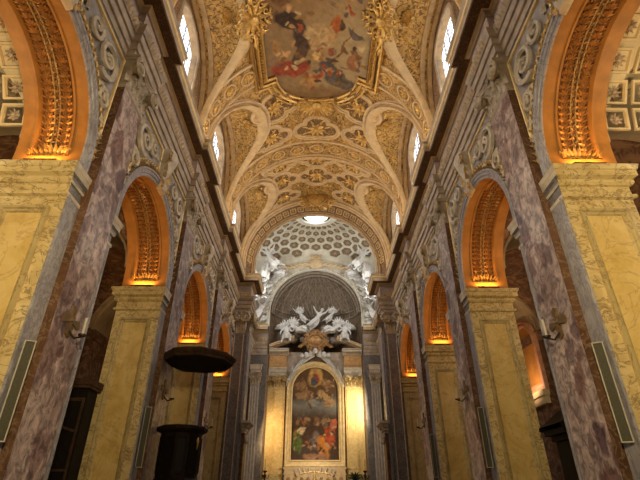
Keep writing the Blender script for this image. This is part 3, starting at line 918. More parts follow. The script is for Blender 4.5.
fq = lambda a, bb, h: fm(a, bb, h+.3)
for s, y, r in ((-3.8, .1, .95), (3.8, .1, .95)):
    b = MB(); medallion(b, s, y, r, fq)
    for k in (-1, 1):
        for j in range(4): b.leaf(s+.1*(j % 2), y+k*(.7+.3*j), k*PI/2, .5, .34-.04*j, .16, fq)
    b.build('side_medallion', 'gilt', fr)
b = MB()
for k in range(13):
    an = -PI/2+PI*(k-6)/13+PI
    b.leaf(0, 6.7, an, 1.35, .44, .3, fq)
for k in (-1, 1):
    b.scroll(k*1.05, 6.75, .42, 1.6, PI/2, k, fq, .12, .12)
    for j in range(4): b.leaf(k*(.9+.32*j), 6.75-.14*j*j*.5, 0 if k > 0 else PI, .5, .26, .14, fq)
b.blob(fm(0, 6.85, .5), (.32, .3, .2), 10, 6)
b.build('end_shell', 'gilt', fr)

# gilded shield at the crown above the chancel arch
sh = thing('gilded_shield', 'gilded crowned shield at the crown of the vault above the chancel arch', 'shield', (0, 32.6, ZC+RV-.05))
o2 = Vector((0, 32.7, ZC+RV-.5))
sm = lambda a, z, h: Vector((a, -.05-h*.9-.35*max(0, z+.2)*-.0, z))
def shp(a, z, h): return Vector((a, -.1-h+.55*(-z)*-.35, z*.92))
b = MB(); N = 28; loop = []
for i in range(N):
    a = 2*PI*i/N; loop.append((.78*cos(a)*(1 if sin(a) > -.2 else 1-.25*(-sin(a)-.2)), .8*sin(a)-.2))
rows = [[shp(x*k, (z+.2)*k-.2, h) for x, z in loop] for k, h in ((1, 0), (1, .1), (.86, .16), (.78, .1), (.6, .2), (.3, .28), (.02, .3))]
b.rings(rows, True); sb = b.build('shield_body', 'gilt', sh)
b = MB()
for k in range(16):
    a = 2*PI*k/16
    b.leaf(.85*cos(a), .85*sin(a)-.2, a+.4, .5, .3, .2, shp); b.scroll(.95*cos(a+.2), .95*sin(a+.2)-.2, .2, 1.3, a, 1 if k % 2 else -1, shp, .06, .08)
b.build('leaf_border', 'gilt', sh)
b = MB()
for k in range(7): b.leaf(-.42+.14*k, .78, PI/2+(3-k)*.12, .42, .16, .1, lambda a, z, h: shp(a, z, h+.1))
b.tube([shp(-.48+.96*i/8, .76, .2) for i in range(9)], .07, 6)
b.build('crown', 'gilt', sh); sh.scale = (1.4, 1.4, 1.4)

# ------------------------------------------------------------------ chancel arch
ca = thing('chancel_arch', 'broad moulded arch with square rosette coffers at the end of the nave vault', 'arch', (0, YV, 0))
def cmap(t, yy, h):
    """t round the arch (0..pi) ; yy depth, h = radius"""
    return Vector((-h*cos(t), yy, ZC+h*sin(t)))
b = MB(); N = 56
prof = [(6.3, -.75), (6.1, -.75), (6.04, -.68), (6.04, -.55), (5.98, -.52), (5.98, -.62), (5.92, -.64), (5.88, -.5), (5.86, -.35), (5.80, -.42), (5.76, -.38), (5.76, -.22)]
prof2 = [(5.76, -.22), (5.74, -.22), (5.72, -.2), (5.40, .45)]
prof3 = [(5.40, .45), (5.32, .36), (5.26, .36), (5.24, .52), (5.16, .46), (5.1, .5), (5.1, .8)]
def ring_rows(pr):
    rows = [[Vector((-r, y, ZT)) for r, y in pr]]+[[cmap(PI*i/N, y, r) for r, y in pr] for i in range(N+1)]+[[Vector((r, y, ZT)) for r, y in pr]]
    return rows
b.rings(ring_rows(prof)); b.build('outer_mouldings', 'cream', ca)
b = MB(); b.rings(ring_rows(prof2)); cf = b.build('coffer_band', 'browncoffer', ca)
b = MB(); b.rings(ring_rows(prof3)); b.build('inner_mouldings', 'cream_dk', ca)
cm = lambda u, v, h: cmap(u/5.56, .125+v*.85-h*.45, 5.56-v*.42-h*.85)
for k in range(25):
    u = 5.56*PI*(k+.5)/25; b = MB(); b2 = MB()
    b.sweep([(u-.27, -.27), (u+.27, -.27), (u+.27, .27), (u-.27, .27)], [(0, 0), (0, .07), (.07, .07), (.08, 0)], cm, True)
    b2.rosette(u, 0, .18, .07, cm, 7)
    b.build('coffer_frame', 'cream', cf, False); b2.build('coffer_rosette', 'gilt', cf)

# ------------------------------------------------------------------ chancel: piers, side walls, sail dome
def make_cpier():
    t = thing('chancel_pier', '', 'pier')
    b = MB(); b.box(-1.1, 0, 0, 1.6, 0, ZT); b.build('core', 'gray_dark', t, False)
    fm2 = lambda a, z, h: Vector((a, -h, z))
    b = MB(); b.box(-.96, -.16, -.16, 0, 1.2, 12.35); b.build('pilaster_shaft', 'gray_dark', t, False)
    b = MB(); b.box(-1.0, -.12, -.24, 0, 0, 1.2); b.build('pilaster_base', 'gray', t, False)
    capital(t, -.96, -.16, 12.3, ZE, .16, fm2, nl=3)
    im = lambda a, z, h: Vector((h, a, z))
    b = MB(); b.box(0, .14, .3, 1.3, 1.2, 12.35); b.build('inner_shaft', 'gray', t, False)
    capital(t, .3, 1.3, 12.3, ZE, .14, im, nl=3)
    for sx in (-.92, -.26):
        b = MB(); b.box(sx, sx+.06, -.185, -.16, 1.4, 12.2); b.build('fillet', 'stucco_lt', t, False)
    return t
# left pier: its +x face looks into the chancel; for the right one mirror the mesh
def mirror_x(t):
    for c in children(t):
        for v in c.data.vertices: v.co.x = -v.co.x
        c.data.flip_normals()
        for g in children(c):
            for v in g.data.vertices: v.co.x = -v.co.x
            g.data.flip_normals()
    return t
cl = make_cpier(); cl.location = (-CD, 32.6, 0); cl['label'] = 'dark pier with fluted leaf capital at the left foot of the chancel arch'
cr = mirror_x(make_cpier()); cr.location = (CD, 32.6, 0); cr['label'] = 'dark pier with fluted leaf capital at the right foot of the chancel arch'

RD, KD, SX = CD*sqrt(2), 1.19, CW/CD
WH, WY = 1.6, YD-1.3
def chancel_wall(sg, name):
    b = MB(); X = sg*CW
    b.box(min(X, X+sg*.4), max(X, X+sg*.4), 34.2, 44.3, 0, ZC)
    b.box(min(sg*CD, X+sg*.4), max(sg*CD, X+sg*.4), 34.15, 34.2, 0, ZC+8)
    # lunette above, with a large opening for daylight
    ws = sorted([CD*cos(PI-PI*i/28) for i in range(29)]+[WY-YD+WH*cos(PI-PI*i/20) for i in range(21)]+[WY-YD-WH-.001, WY-YD+WH+.001])
    lo, hi = [], []
    for w in ws:
        hi.append(Vector((X, YD+w, ZC+KD*sqrt(max(0, CD*CD-w*w)))))
        wv = YD+w-WY; q = 19.6+sqrt(max(0, WH**2-wv*wv)) if abs(wv) < WH else ZC
        lo.append(Vector((X, YD+w, min(q, hi[-1].z))))
    b.rings([lo, hi])
    o = struct(b.build(name, 'stucco', smooth=False))
    return o
chancel_wall(-1, 'wall_chancel_left'); chancel_wall(1, 'wall_chancel_right')
for sg in (-1, 1):
    nwin += 1
    b = MB(); X = sg*CW
    pts = [(-WH, ZC)]+[(WH*cos(PI-PI*i/20), 19.6+WH*sin(PI-PI*i/20)) for i in range(21)]+[(WH, ZC)]
    mp = lambda a, z, h: Vector((X-sg*h, WY+a, z))
    b.sweep(pts, [(0, 0), (0, .1), (.1, .15), (.25, .1), (.3, 0)], mp, True)
    o = struct(b.build(f'window_{nwin}', 'white', None, False))
    b = MB(); b.add([mp(a, z, -.2) for a, z in pts], [tuple(range(len(pts)))]); b.build('glass', 'glass', o, False)
    b = MB()
    for i in range(-1, 2): b.tube([mp(i*.8, ZC, -.15), mp(i*.8, 19.6+sqrt(WH**2-(i*.8)**2), -.15)], .025, 4)
    for i in range(1, 4): b.tube([mp(-1.4, ZC+.6*i-.1, -.15), mp(1.4, ZC+.6*i-.1, -.15)], .02, 4)
    b.build('glazing_bars', 'lead', o)

OC = 1.25
def dmap(x, y, h=0):
    q = RD-h
    return Vector((x*SX*(q/RD), YD+y*(q/RD), ZC+KD*sqrt(max(0, RD*RD-x*x-y*y))*(q/RD)))
b = MB(); NA, NR = 96, 26; rows = []
for i in range(NA):
    a = 2*PI*(i+.5)/NA if False else 2*PI*i/NA
    m = CD/max(abs(cos(a)), abs(sin(a)))
    rows.append([dmap((OC+(m-OC)*sin(PI/2*j/NR))*cos(a), (OC+(m-OC)*sin(PI/2*j/NR))*sin(a)) for j in range(NR+1)])
b.rings(rows, loop=True)
dome = struct(b.build('ceiling', 'white', angle=.4))
b = MB(); bf = MB(); br = MB()
def sph(al, ph, h):
    q = RD-h
    return Vector((SX*q*sin(al)*cos(ph), YD+q*sin(al)*sin(ph), ZC+KD*q*cos(al)))
NH = 26
for r in range(7):
    al = .27+.112*r
    for k in range(NH):
        ph = 2*PI*(k+(.5 if r % 2 else 0))/NH
        x, y = RD*sin(al)*cos(ph), RD*sin(al)*sin(ph)
        rad = min(.70, 1.12*RD*sin(al)*2*PI/NH*.53); rv = min(.56, .40+.04*r)
        if max(abs(x), abs(y)) > CD-rad*.9: continue
        if abs(abs(x)-abs(y)) < .9 and max(abs(x), abs(y)) > 4.0: continue
        mp = (lambda al, ph: lambda u, v, h: sph(al+v/RD, ph+u/(1.12*RD*sin(al)), h))(al, ph)
        hx = [(rad*cos(PI/6+PI/3*i)*1.08, rv*sin(PI/6+PI/3*i)) for i in range(6)]; fw = .22*min(rad, rv)
        b.sweep(hx, [(-.02, 0), (.0, .12), (fw*.4, .14), (fw*.7, .12), (fw, .02)], mp, True)
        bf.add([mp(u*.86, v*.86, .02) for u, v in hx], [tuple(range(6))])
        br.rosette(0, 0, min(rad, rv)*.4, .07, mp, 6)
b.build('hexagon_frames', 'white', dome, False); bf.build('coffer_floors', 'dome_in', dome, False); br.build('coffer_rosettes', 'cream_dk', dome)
b = MB()
b.rings([[sph(math.asin(rr/RD), 2*PI*i/40, h) for i in range(40)] for rr, h in ((1.25, -.02), (1.25, .18), (1.4, .22), (1.55, .14), (1.7, .16), (1.8, 0))], True)
lr = thing('lantern', 'bright round lantern opening at the top of the coffered chancel dome', 'lantern', (0, YD, ZC+RD*KD)); 
lo = b.build('rim', 'white', lr, loc=(0, -YD, -(ZC+RD*KD)))
b = MB(); b.lathe([(1.27, -.15), (1.27, 2.2), (0.02, 2.5)], 24); b.build('drum', 'white', lr)
for k in range(6):
    b = MB(); a = PI*k/3+.3
    b.rings([[(1.24*cos(a+d), 1.24*sin(a+d), z) for d in (-.3, -.1, .1, .3)] for z in (.2, 1.9)]); b.build('lantern_pane', 'glass', lr)

# back arch of the chancel and apse
ba = thing('apse_arch', 'white moulded arch framing the dark apse niche behind the altar', 'arch', (0, YD+CD, 0))
b = MB()
pr = [(0, .25), (0, -.02), (.05, -.12), (.12, -.12), (.16, -.06), (.3, -.06), (.33, -.14), (.40, -.12), (.42, .25)]
path = [(-4.72, 16.9)]+[(4.72*cos(PI-PI*i/48), ZC+4.72*sin(PI-PI*i/48)) for i in range(49)]+[(4.72, 16.9)]
b.sweep(path, pr, lambda a, z, h: Vector((a, h, z)))
b.build('archivolt', 'white', ba)
b = MB()
for k in range(44):
    a = PI*(k+.5)/44; b.leaf(4.94*cos(a), ZC+4.94*sin(a), a+PI/2, .3, .16, .08, lambda x, z, h: Vector((x, -.07-h, z)))
b.build('leaf_enrichment', 'stucco_lt', ba)
YA = YD+CD
b = MB()
RP_, DP = 4.75, 3.4
ZS = ZC
NA2, NB2 = 40, 20
rows = []
for i in range(NA2+1):
    a = PI*i/NA2
    rows.append([Vector((-RP_*cos(a)*cos(PI/2*j/NB2), YA+.25+DP*sin(a)*cos(PI/2*j/NB2) if False else YA+.25+DP*sin(a)*cos(PI/2*j/NB2), ZS+RP_*sin(PI/2*j/NB2))) for j in range(NB2+1)])
b.rings(rows, mi=0)
b.rings([[Vector((-RP_*cos(PI*i/NA2), YA+.25+DP*sin(PI*i/NA2), z)) for z in (0, ZS)] for i in range(NA2+1)], mi=0)
for sg in (-1, 1):
    b.box(min(sg*4.75, sg*6.5), max(sg*4.75, sg*6.5), YA, YA+.3, 0, ZT, 1)
    b.box(min(sg*4.75, sg*6.5), max(sg*4.75, sg*6.5), YA, YA+.3, ZT, ZS, 2)
# fill above the archivolt to the dome edge
b.rings([[Vector((-6.45*cos(PI*i/40), YA+.02, ZC+KD*5.15*sin(PI*i/40))), Vector((-4.75*cos(PI*i/40), YA+.02, ZS+4.75*sin(PI*i/40)))] for i in range(41)], mi=2)
ap = struct(b.build('wall_apse', ['apse', 'gray_dark', 'white']))
b = MB()
def apm(a, e, h): 
    k = 1-h/RP_
    return Vector((-RP_*k*cos(a)*cos(e), YA+.25+DP*k*sin(a)*cos(e), ZS+RP_*k*sin(e)))
for i in range(1, 14):
    a = PI*i/14; b.tube([apm(a, PI/2*j/16, .03) for j in range(16)], .07, 5)
for i in range(28):
    a0 = PI*i/28
    for d in (1, -1):
        pts = [apm(a0+d*j*.055, .2+j*.1, .02) for j in range(11) if 0 < a0+d*j*.055 < PI]
        if len(pts) > 2: b.tube(pts, .035, 4)
for e in (.02, .16): b.tube([apm(PI*j/40, e, .04) for j in range(41)], .09, 6)
for y_, r_ in ((YA+.5, 4.6), (YA+.9, 4.45)):
    b.tube([Vector((-r_*cos(PI*j/40), y_, ZS+r_*sin(PI*j/40))) for j in range(41)], .12, 6)
b.build('conch_ribs', 'apse_rib', ap)

# ------------------------------------------------------------------ high altar
YR = YA+1.2        # reredos plane
al = thing('altar_reredos', 'tall marble altar screen with amber pilasters and broken pediment behind the painting', 'altar screen', (0, YR, 0))
rm = lambda x, z, h: Vector((x, -h, z))
b = MB(); b.box(-4.7, 4.7, 0, .4, 0, 14.6); b.build('back_wall', 'stucco', al, False)
for sg in (-1, 1):
    def bx(b, xa, xb, h0, h1, z0, z1, mi=0): b.box(min(sg*xa, sg*xb), max(sg*xa, sg*xb), -h1, -h0, z0, z1, mi)
    b = MB(); bx(b, 2.92, 4.0, 0, .3, 3.6, 11.15); bx(b, 4.0, 4.62, 0, .16, 3.6, 11.15)
    rect_panel(b, min(sg*3.05, sg*3.87), max(sg*3.05, sg*3.87), 4.0, 10.8, lambda a, z, h: rm(a, z, h+.3), .1, .04, 0, 0)
    b.build('amber_pilaster', 'amber', al, False)
    b = MB(); bx(b, 2.85, 4.66, 0, .42, 2.6, 3.6); bx(b, 2.88, 4.62, 0, .36, 0, 2.6); b.build('pedestal', 'yellow_vein', al, False)
    x0, x1 = sorted((sg*2.92, sg*4.0)); capital(al, x0, x1, 11.1, 12.2, .3, rm, nl=3, mats=('yellow_vein', 'gilt_dk'))
    x0, x1 = sorted((sg*4.06, sg*4.6)); capital(al, x0, x1, 11.1, 12.2, .16, rm, nl=2, mats=('yellow_vein', 'gilt_dk'))
    b = MB(); bx(b, 2.86, 4.62, 0, .34, 12.2, 12.5); bx(b, 2.84, 4.62, 0, .38, 12.5, 12.85); bx(b, 2.8, 4.62, 0, .46, 12.85, 12.98)
    b.build('architrave', 'stucco_lt', al, False)
    b = MB(); bx(b, 2.88, 4.62, 0, .32, 12.98, 14.2); b.build('frieze_block', 'orange_stone', al, False)
    b = MB()
    for h, z0, z1 in ((.4, 14.2, 14.35), (.55, 14.35, 14.5), (.75, 14.5, 14.72), (.82, 14.72, 14.8)): bx(b, 2.75-h*.2+.1, 4.66, 0, h, z0, z1)
    b.build('cornice', 'stucco_lt', al, False)
    # raking half of the broken pediment
    b = MB(); ang = .36
    for o0, o1, h in ((0, .14, .5), (.14, .3, .72), (.3, .4, .8)):
        pts = [(4.66, 14.8+o0), (2.2, 14.8+o0+2.46*math.tan(ang)), (2.2, 14.8+o1+2.46*math.tan(ang)), (4.66, 14.8+o1)]
        b.rings([[Vector((sg*x, -hh, z)) for x, z in pts] for hh in (0, h)], True)
        b.add([Vector((sg*x, -h, z)) for x, z in pts], [(0, 1, 2, 3)])
    b.build('raking_cornice', 'cream', al, False)

pt = thing('altar_painting', 'tall arch-topped altar painting in a wide gilded frame', 'painting', (0, YR-.32, 4.4))
PW, PZ, PT = 2.2, 8.6-2.2, 8.75
b = MB(); b.col = []
PBL = [(0, 7.6, .75, .95, 0, (.62, .42, .16)), (.05, 7.55, .36, .72, .1, (.34, .09, .08)), (.0, 8.2, .2, .2, 0, (.5, .34, .22)), (-.15, 7.2, .3, .45, .3, (.10, .12, .20)),
       (-1.3, 6.9, .5, .5, .3, (.34, .22, .14)), (1.25, 7.0, .5, .55, -.3, (.30, .19, .13)), (-1.1, 6.0, .7, .35, .3, (.40, .27, .17)), (.8, 5.9, .7, .35, -.4, (.5, .36, .22)), (1.4, 5.2, .5, .3, .3, (.4, .28, .18)),
       (-.2, 5.2, .6, .35, 0, (.28, .32, .38)), (-1.6, 1.9, .42, 1.1, .1, (.10, .17, .06)), (-1.25, 2.7, .4, .4, 0, (.60, .54, .44)), (-.6, 2.2, .4, .9, .2, (.09, .06, .05)),
       (.1, 2.0, .35, .7, 0, (.20, .18, .22)), (.8, 1.35, .55, .95, .2, (.62, .26, .05)), (1.35, 2.3, .45, .8, -.2, (.40, .09, .05)), (1.75, 3.3, .3, .5, 0, (.45, .14, .10)), (0, .55, 1.1, .35, 0, (.36, .2, .12)),
       (-1.5, 3.6, .35, .35, 0, (.30, .18, .12)), (-.7, 3.7, .3, .35, 0, (.34, .22, .15)), (.2, 3.6, .3, .35, 0, (.24, .15, .11)), (.9, 3.7, .3, .3, 0, (.3, .2, .13))]
def pbase(x, z):
    k = math.exp(-((z-5.0)/.7)**2)
    return Vector((.085, .055, .045)).lerp(Vector((.22, .24, .28)), k) if z < 6 else Vector((.14, .09, .06)).lerp(Vector((.22, .24, .28)), k)
for cx, cy, n, pal in ((-1.3, 6.8, 12, 0), (1.3, 6.8, 12, 0), (-.6, 5.8, 10, 0), (.9, 5.7, 10, 0), (-1.2, 3.4, 16, 1), (.9, 3.4, 16, 1), (-1.3, 1.8, 12, 1), (1.2, 1.8, 12, 1), (0, 1.4, 12, 1)):
    for _ in range(n):
        PBL.append((cx+rp.gauss(0, .45), cy+rp.gauss(0, .45), rp.uniform(.08, .22), rp.uniform(.05, .13), rp.uniform(0, 3.1), rp.choice([(.45, .30, .19), (.30, .19, .12), (.12, .08, .06), (.36, .24, .16), (.55, .42, .30)] if pal == 0 else [(.40, .26, .17), (.06, .045, .04), (.09, .06, .05), (.40, .14, .06), (.14, .13, .16), (.50, .42, .32), (.10, .08, .06)])))
ws = [PW*cos(PI-PI*i/56) for i in range(57)]; rows = []
for x in ws:
    top = PZ+sqrt(max(0, PW*PW-x*x)); row = []
    for j in range(111):
        z = .3+(top-.3)*j/110; row.append(Vector((x, 0, z))); b.col.append(paint(PBL, pbase, x, z, 4.2))
    rows.append(row)
b.rings(rows); b.build('picture', 'oil', pt)
path = [(-PW, .3)]+[(x, PZ+sqrt(max(0, PW*PW-x*x))) for x in ws]+[(PW, .3)]
b = MB(); b.sweep(path, [(-.02, .02), (.0, .1), (.08, .14), (.14, .08), (.36, .1), (.42, .18), (.52, .2), (.56, .05), (.56, -.3)], lambda a, z, h: Vector((a, -h, z)), True)
b.build('gilded_frame', 'gilt_pale', pt, angle=.5)
b = MB(); b.sweep(path, [(.08, .14), (.11, .18), (.14, .14)], lambda a, z, h: Vector((a, -h, z)), True)
b.build('bead_moulding', 'gilt', pt)

def drape(b, pts, w, seed, mp):
    """a hanging swag of folded cloth along pts"""
    rows = []
    for i, (x, z) in enumerate(pts):
        row = []
        for j in range(9):
            u = j/8-.5; row.append(mp(x+.05*sin(j*2.1+i), z+u*w, .14+.11*sin(j*2.4+seed+i*.5)))
        rows.append(row)
    b.rings(rows)
dr = thing('stucco_drapery', 'white stucco cloth and cherub heads gathered over the arched top of the altar frame', 'sculpture', (0, YR-.35, 13.4))
dm = lambda x, z, h: Vector((x, -h, z))
for sg in (-1, 1):
    b = MB(); drape(b, [(sg*(.1+.3*i), 1.0-.10*i-.03*i*i) for i in range(9)], .75, sg, dm)
    drape(b, [(sg*(2.2+.12*i), -.55-.3*i) for i in range(6)], .5, sg, dm); b.build('cloth', 'statue', dr)
for x, z in ((-.9, .75), (0, 1.15), (.85, .8)):
    b = MB(); b.blob((x, -.35, z), (.24, .24, .28), 12, 8); b.blob((x, -.58, z-.02), (.05, .06, .06), 6, 4)
    for sg in (-1, 1):
        for k in range(4): b.leaf(x+sg*.18, z-.12, PI/2-sg*(.9+.28*k), .5, .18, .1, lambda a, zz, h: Vector((a, -.3-h, zz)))
    b.build('cherub_head', 'statue', dr)
gc = thing('gilded_cartouche', 'gilded scroll cartouche crowning the altar between the pediment halves', 'cartouche', (0, YR-.5, 15.6))
b = MB(); N = 24
rows = [[Vector((.95*k*cos(2*PI*i/N), -h, .8*k*sin(2*PI*i/N))) for i in range(N)] for k, h in ((1, 0), (1, .15), (.8, .25), (.7, .15), (.5, .3), (.02, .4))]
b.rings(rows, True); b.build('cartouche_body', 'amber_gilt', gc)
b = MB()
for k in range(14):
    a = 2*PI*k/14; b.scroll(1.0*cos(a), .85*sin(a), .3, 1.4, a, 1 if k % 2 else -1, lambda x, z, h: Vector((x, -.15-h, z)), .08, .08)
    b.leaf(.9*cos(a+.2), .75*sin(a+.2), a+.9, .42, .3, .25, lambda x, z, h: Vector((x, -.12-h, z)))
for sg in (-1, 1):
    for k in range(2): b.leaf(sg*(1.0+.25*k), -.3-.16*k, (0 if sg > 0 else PI)-sg*.4, .6, .36, .22, lambda x, z, h: Vector((x, -.15-h, z)))
b.build('scroll_border', 'amber_gilt', gc)

# ------------------------------------------------------------------ stucco figures
def skin_mesh(joints, edges, name, levels=2):
    me = bpy.data.meshes.new('tmp'); me.from_pydata([j[0] for j in joints], edges, [])
    o = bpy.data.objects.new('tmp', me); COL.objects.link(o)
    sk = o.modifiers.new('s', 'SKIN')
    for v, j in zip(me.skin_vertices[0].data, joints): v.radius = (j[1], j[1])
    me.skin_vertices[0].data[0].use_root = True
    su = o.modifiers.new('u', 'SUBSURF'); su.levels = levels; su.render_levels = levels
    dg = bpy.context.evaluated_depsgraph_get()
    res = bpy.data.meshes.new_from_object(o.evaluated_get(dg)); res.name = name
    bpy.data.objects.remove(o); bpy.data.meshes.remove(me)
    return res
POSES = {
 # pelvis, waist, chest, neck, head, head top, then arms (shoulder, elbow, wrist, hand) and legs (hip, knee, ankle, toe)
 'seated': dict(sp=[(0, 0, 0), (.02, -.02, .22), (.05, -.05, .48), (.07, -.08, .66), (.09, -.13, .80), (.1, -.13, .93)],
    aL=[(.24, -.03, .55), (.42, -.12, .35), (.55, -.32, .5), (.6, -.38, .58)], aR=[(-.15, -.03, .55), (-.34, -.05, .3), (-.4, -.2, .08), (-.42, -.28, .04)],
    lL=[(.12, -.05, -.03), (.2, -.48, .02), (.24, -.5, -.42), (.25, -.66, -.46)], lR=[(-.12, -.05, -.03), (-.24, -.45, -.08), (-.34, -.36, -.5), (-.38, -.5, -.55)]),
 'reclining': dict(sp=[(0, 0, 0), (.18, -.02, .14), (.38, -.05, .32), (.5, -.08, .45), (.6, -.12, .56), (.67, -.13, .67)],
    aL=[(.5, -.05, .24), (.66, -.12, .04), (.86, -.22, .0), (.95, -.26, .02)], aR=[(.3, -.05, .44), (.12, -.2, .56), (-.08, -.3, .68), (-.16, -.34, .74)],
    lL=[(-.05, -.08, .06), (-.42, -.22, .18), (-.78, -.16, -.08), (-.92, -.22, -.1)], lR=[(-.05, .02, -.1), (-.42, -.12, -.12), (-.85, -.08, -.2), (-1.0, -.12, -.2)]),
 'flying': dict(sp=[(0, 0, 0), (.1, -.04, .2), (.24, -.09, .43), (.32, -.12, .58), (.4, -.18, .7), (.45, -.19, .82)],
    aL=[(.4, -.08, .45), (.64, -.2, .52), (.86, -.3, .72), (.93, -.33, .8)], aR=[(.08, -.08, .52), (-.1, -.22, .68), (-.2, -.34, .88), (-.22, -.38, .96)],
    lL=[(.06, -.04, -.06), (-.1, -.28, -.38), (-.38, -.12, -.7), (-.5, -.12, -.78)], lR=[(-.12, 0, -.04), (-.4, -.12, -.28), (-.78, 0, -.4), (-.92, .02, -.42)]),
}
def make_fig(pose, mirror=False, wings=True, sc=1.0, name='stucco_angel', mat='statue'):
    p = POSES[pose]; mx = -1 if mirror else 1
    J, E = [], []
    def chain(pts, rad, root):
        last = root
        for q, r in zip(pts, rad):
            J.append(((q[0]*mx*sc, q[1]*sc, q[2]*sc), r*sc))
            if last is not None: E.append((last, len(J)-1))
            last = len(J)-1
        return last
    chain(p['sp'], [.15, .135, .155, .06, .10, .07], None)
    for key, r in (('aL', [.075, .055, .042, .03]), ('aR', [.075, .055, .042, .03])): chain(p[key], r, 2)
    for key, r in (('lL', [.115, .085, .055, .035]), ('lR', [.115, .085, .055, .035])): chain(p[key], r, 0)
    t = thing(name, '', 'sculpture')
    me = skin_mesh(J, E, 'body'); me.materials.append(M[mat])
    me.polygons.foreach_set('use_smooth', [True]*len(me.polygons))
    o = bpy.data.objects.new('body', me); COL.objects.link(o); o.parent = t
    hd = Vector(p['sp'][4]); f = Vector((hd.x*mx, hd.y, hd.z))*sc
    b = MB(); b.blob(f+Vector((0, .03, .05))*sc, (.115*sc, .12*sc, .12*sc), 10, 7, wob=.25, seed=3); b.blob(f+Vector((0, -.115, .0))*sc, (.02*sc, .03*sc, .03*sc), 6, 4)
    b.build('hair', mat, t)
    # robe: folds from the waist over the legs
    b = MB(); rows = []
    k1, k2 = Vector(p['lL'][1]), Vector(p['lR'][1]); a1, a2 = Vector(p['lL'][2]), Vector(p['lR'][2])
    c0 = Vector(p['sp'][1]); cs = [c0, Vector(p['sp'][0]), (k1+k2)/2*.6, (k1+k2)/2, (a1+a2)/2*.55+(k1+k2)/2*.45, (a1+a2)/2*.85+(k1+k2)/2*.15]
    rad = [.17, .23, .27, .27, .25, .2]
    ax = (cs[-1]-cs[0]).normalized(); u = ax.orthogonal().normalized(); w = ax.cross(u)
    for i, (c, r) in enumerate(zip(cs, rad)):
        ring = []
        for k in range(24):
            a = 2*PI*k/24; rr = r*(1+.16*sin(6*a+i*.6)*min(1, i*.4)+.07*sin(11*a))
            q = c+(u*cos(a)+w*sin(a))*rr; ring.append(Vector((q.x*mx, q.y, q.z))*sc)
        rows.append(ring)
    b.rings(rows, True); b.build('robe', mat, t)
    if wings:
        for s in (-1, 1):
            b = MB(); ch = Vector(p['sp'][2])+Vector((s*.08, .12, .1))
            for k in range(7):
                an = 1.9-.33*k if s > 0 else PI-1.9+.33*k
                L = .75-.06*k
                b.leaf(ch.x, ch.z, an, L, .2, .05, lambda a, z, h: Vector((a*mx*sc, (ch.y+.1-h+.0)*sc, z*sc)))
            b.build('wing', mat, t)
    return t
FIG = {}
def fig(pose, mirror, loc, sc, label, rz=0, wings=True, tilt=0, group='stucco figures over the altar'):
    key = (pose, mirror, wings)
    if key not in FIG: FIG[key] = Proto(make_fig(pose, mirror, wings))
    o = FIG[key].place(loc, rz, label, group); o.scale = (sc, sc, sc); o.rotation_euler = (0, tilt, rz)
    return o
zb = 15.9
fig('seated', False, (-3.1, YR-.35, 16.15), 1.5, 'white seated angel on the left slope of the altar pediment', .3)
fig('seated', True, (3.1, YR-.35, 16.15), 1.5, 'white seated angel on the right slope of the altar pediment', -.3)
fig('reclining', True, (-1.9, YR-.2, 16.9), 1.35, 'white reclining angel left of the gilded cartouche')
fig('reclining', False, (1.9, YR-.2, 16.9), 1.35, 'white reclining angel right of the gilded cartouche')
fig('flying', False, (.1, YR+.3, 18.1), 1.5, 'pale figure with raised arms above the gilded cartouche in the apse', 0, False)
fig('flying', True, (-1.5, YR+.5, 18.6), 1.0, 'small pale flying angel upper left inside the apse niche')
fig('flying', False, (1.6, YR+.5, 18.6), 1.0, 'small pale flying angel upper right inside the apse niche')
fig('reclining', False, (-3.3, YR+.2, 17.3), 1.0, 'pale reclining figure in shadow at the left edge of the apse niche', 0, False)
fig('reclining', True, (3.3, YR+.2, 17.3), 1.0, 'pale reclining figure in shadow at the right edge of the apse niche', 0, False)
# cloud bank and rays behind them
b = MB(); rn = random.Random(5)
for i in range(34):
    b.blob((rn.uniform(-3.6, 3.6), YR+.7+rn.uniform(-.15, .3), 16.0+rn.uniform(0, 1.5)), rn.uniform(.3, .6), 10, 6, wob=.4, seed=i)
cb = tag(b.build('stucco_clouds', 'apse_rib'), 'rolling stucco cloud bank behind the figures in the apse niche', 'sculpture', None, 'stuff')
sb = thing('stucco_sunburst', 'fan of stucco rays rising behind the figures in the apse niche', 'sculpture', (0, YR+1.2, 17.6))
for k in range(17):
    a = PI*(k+.5)/17; L = 2.6 if k % 2 else 3.1; b = MB()
    b.tube([(.7*cos(a), 0, .7*sin(a)), (L*cos(a), .1, L*sin(a))], [.03, .09], 4); b.build('ray', 'apse_rib', sb)

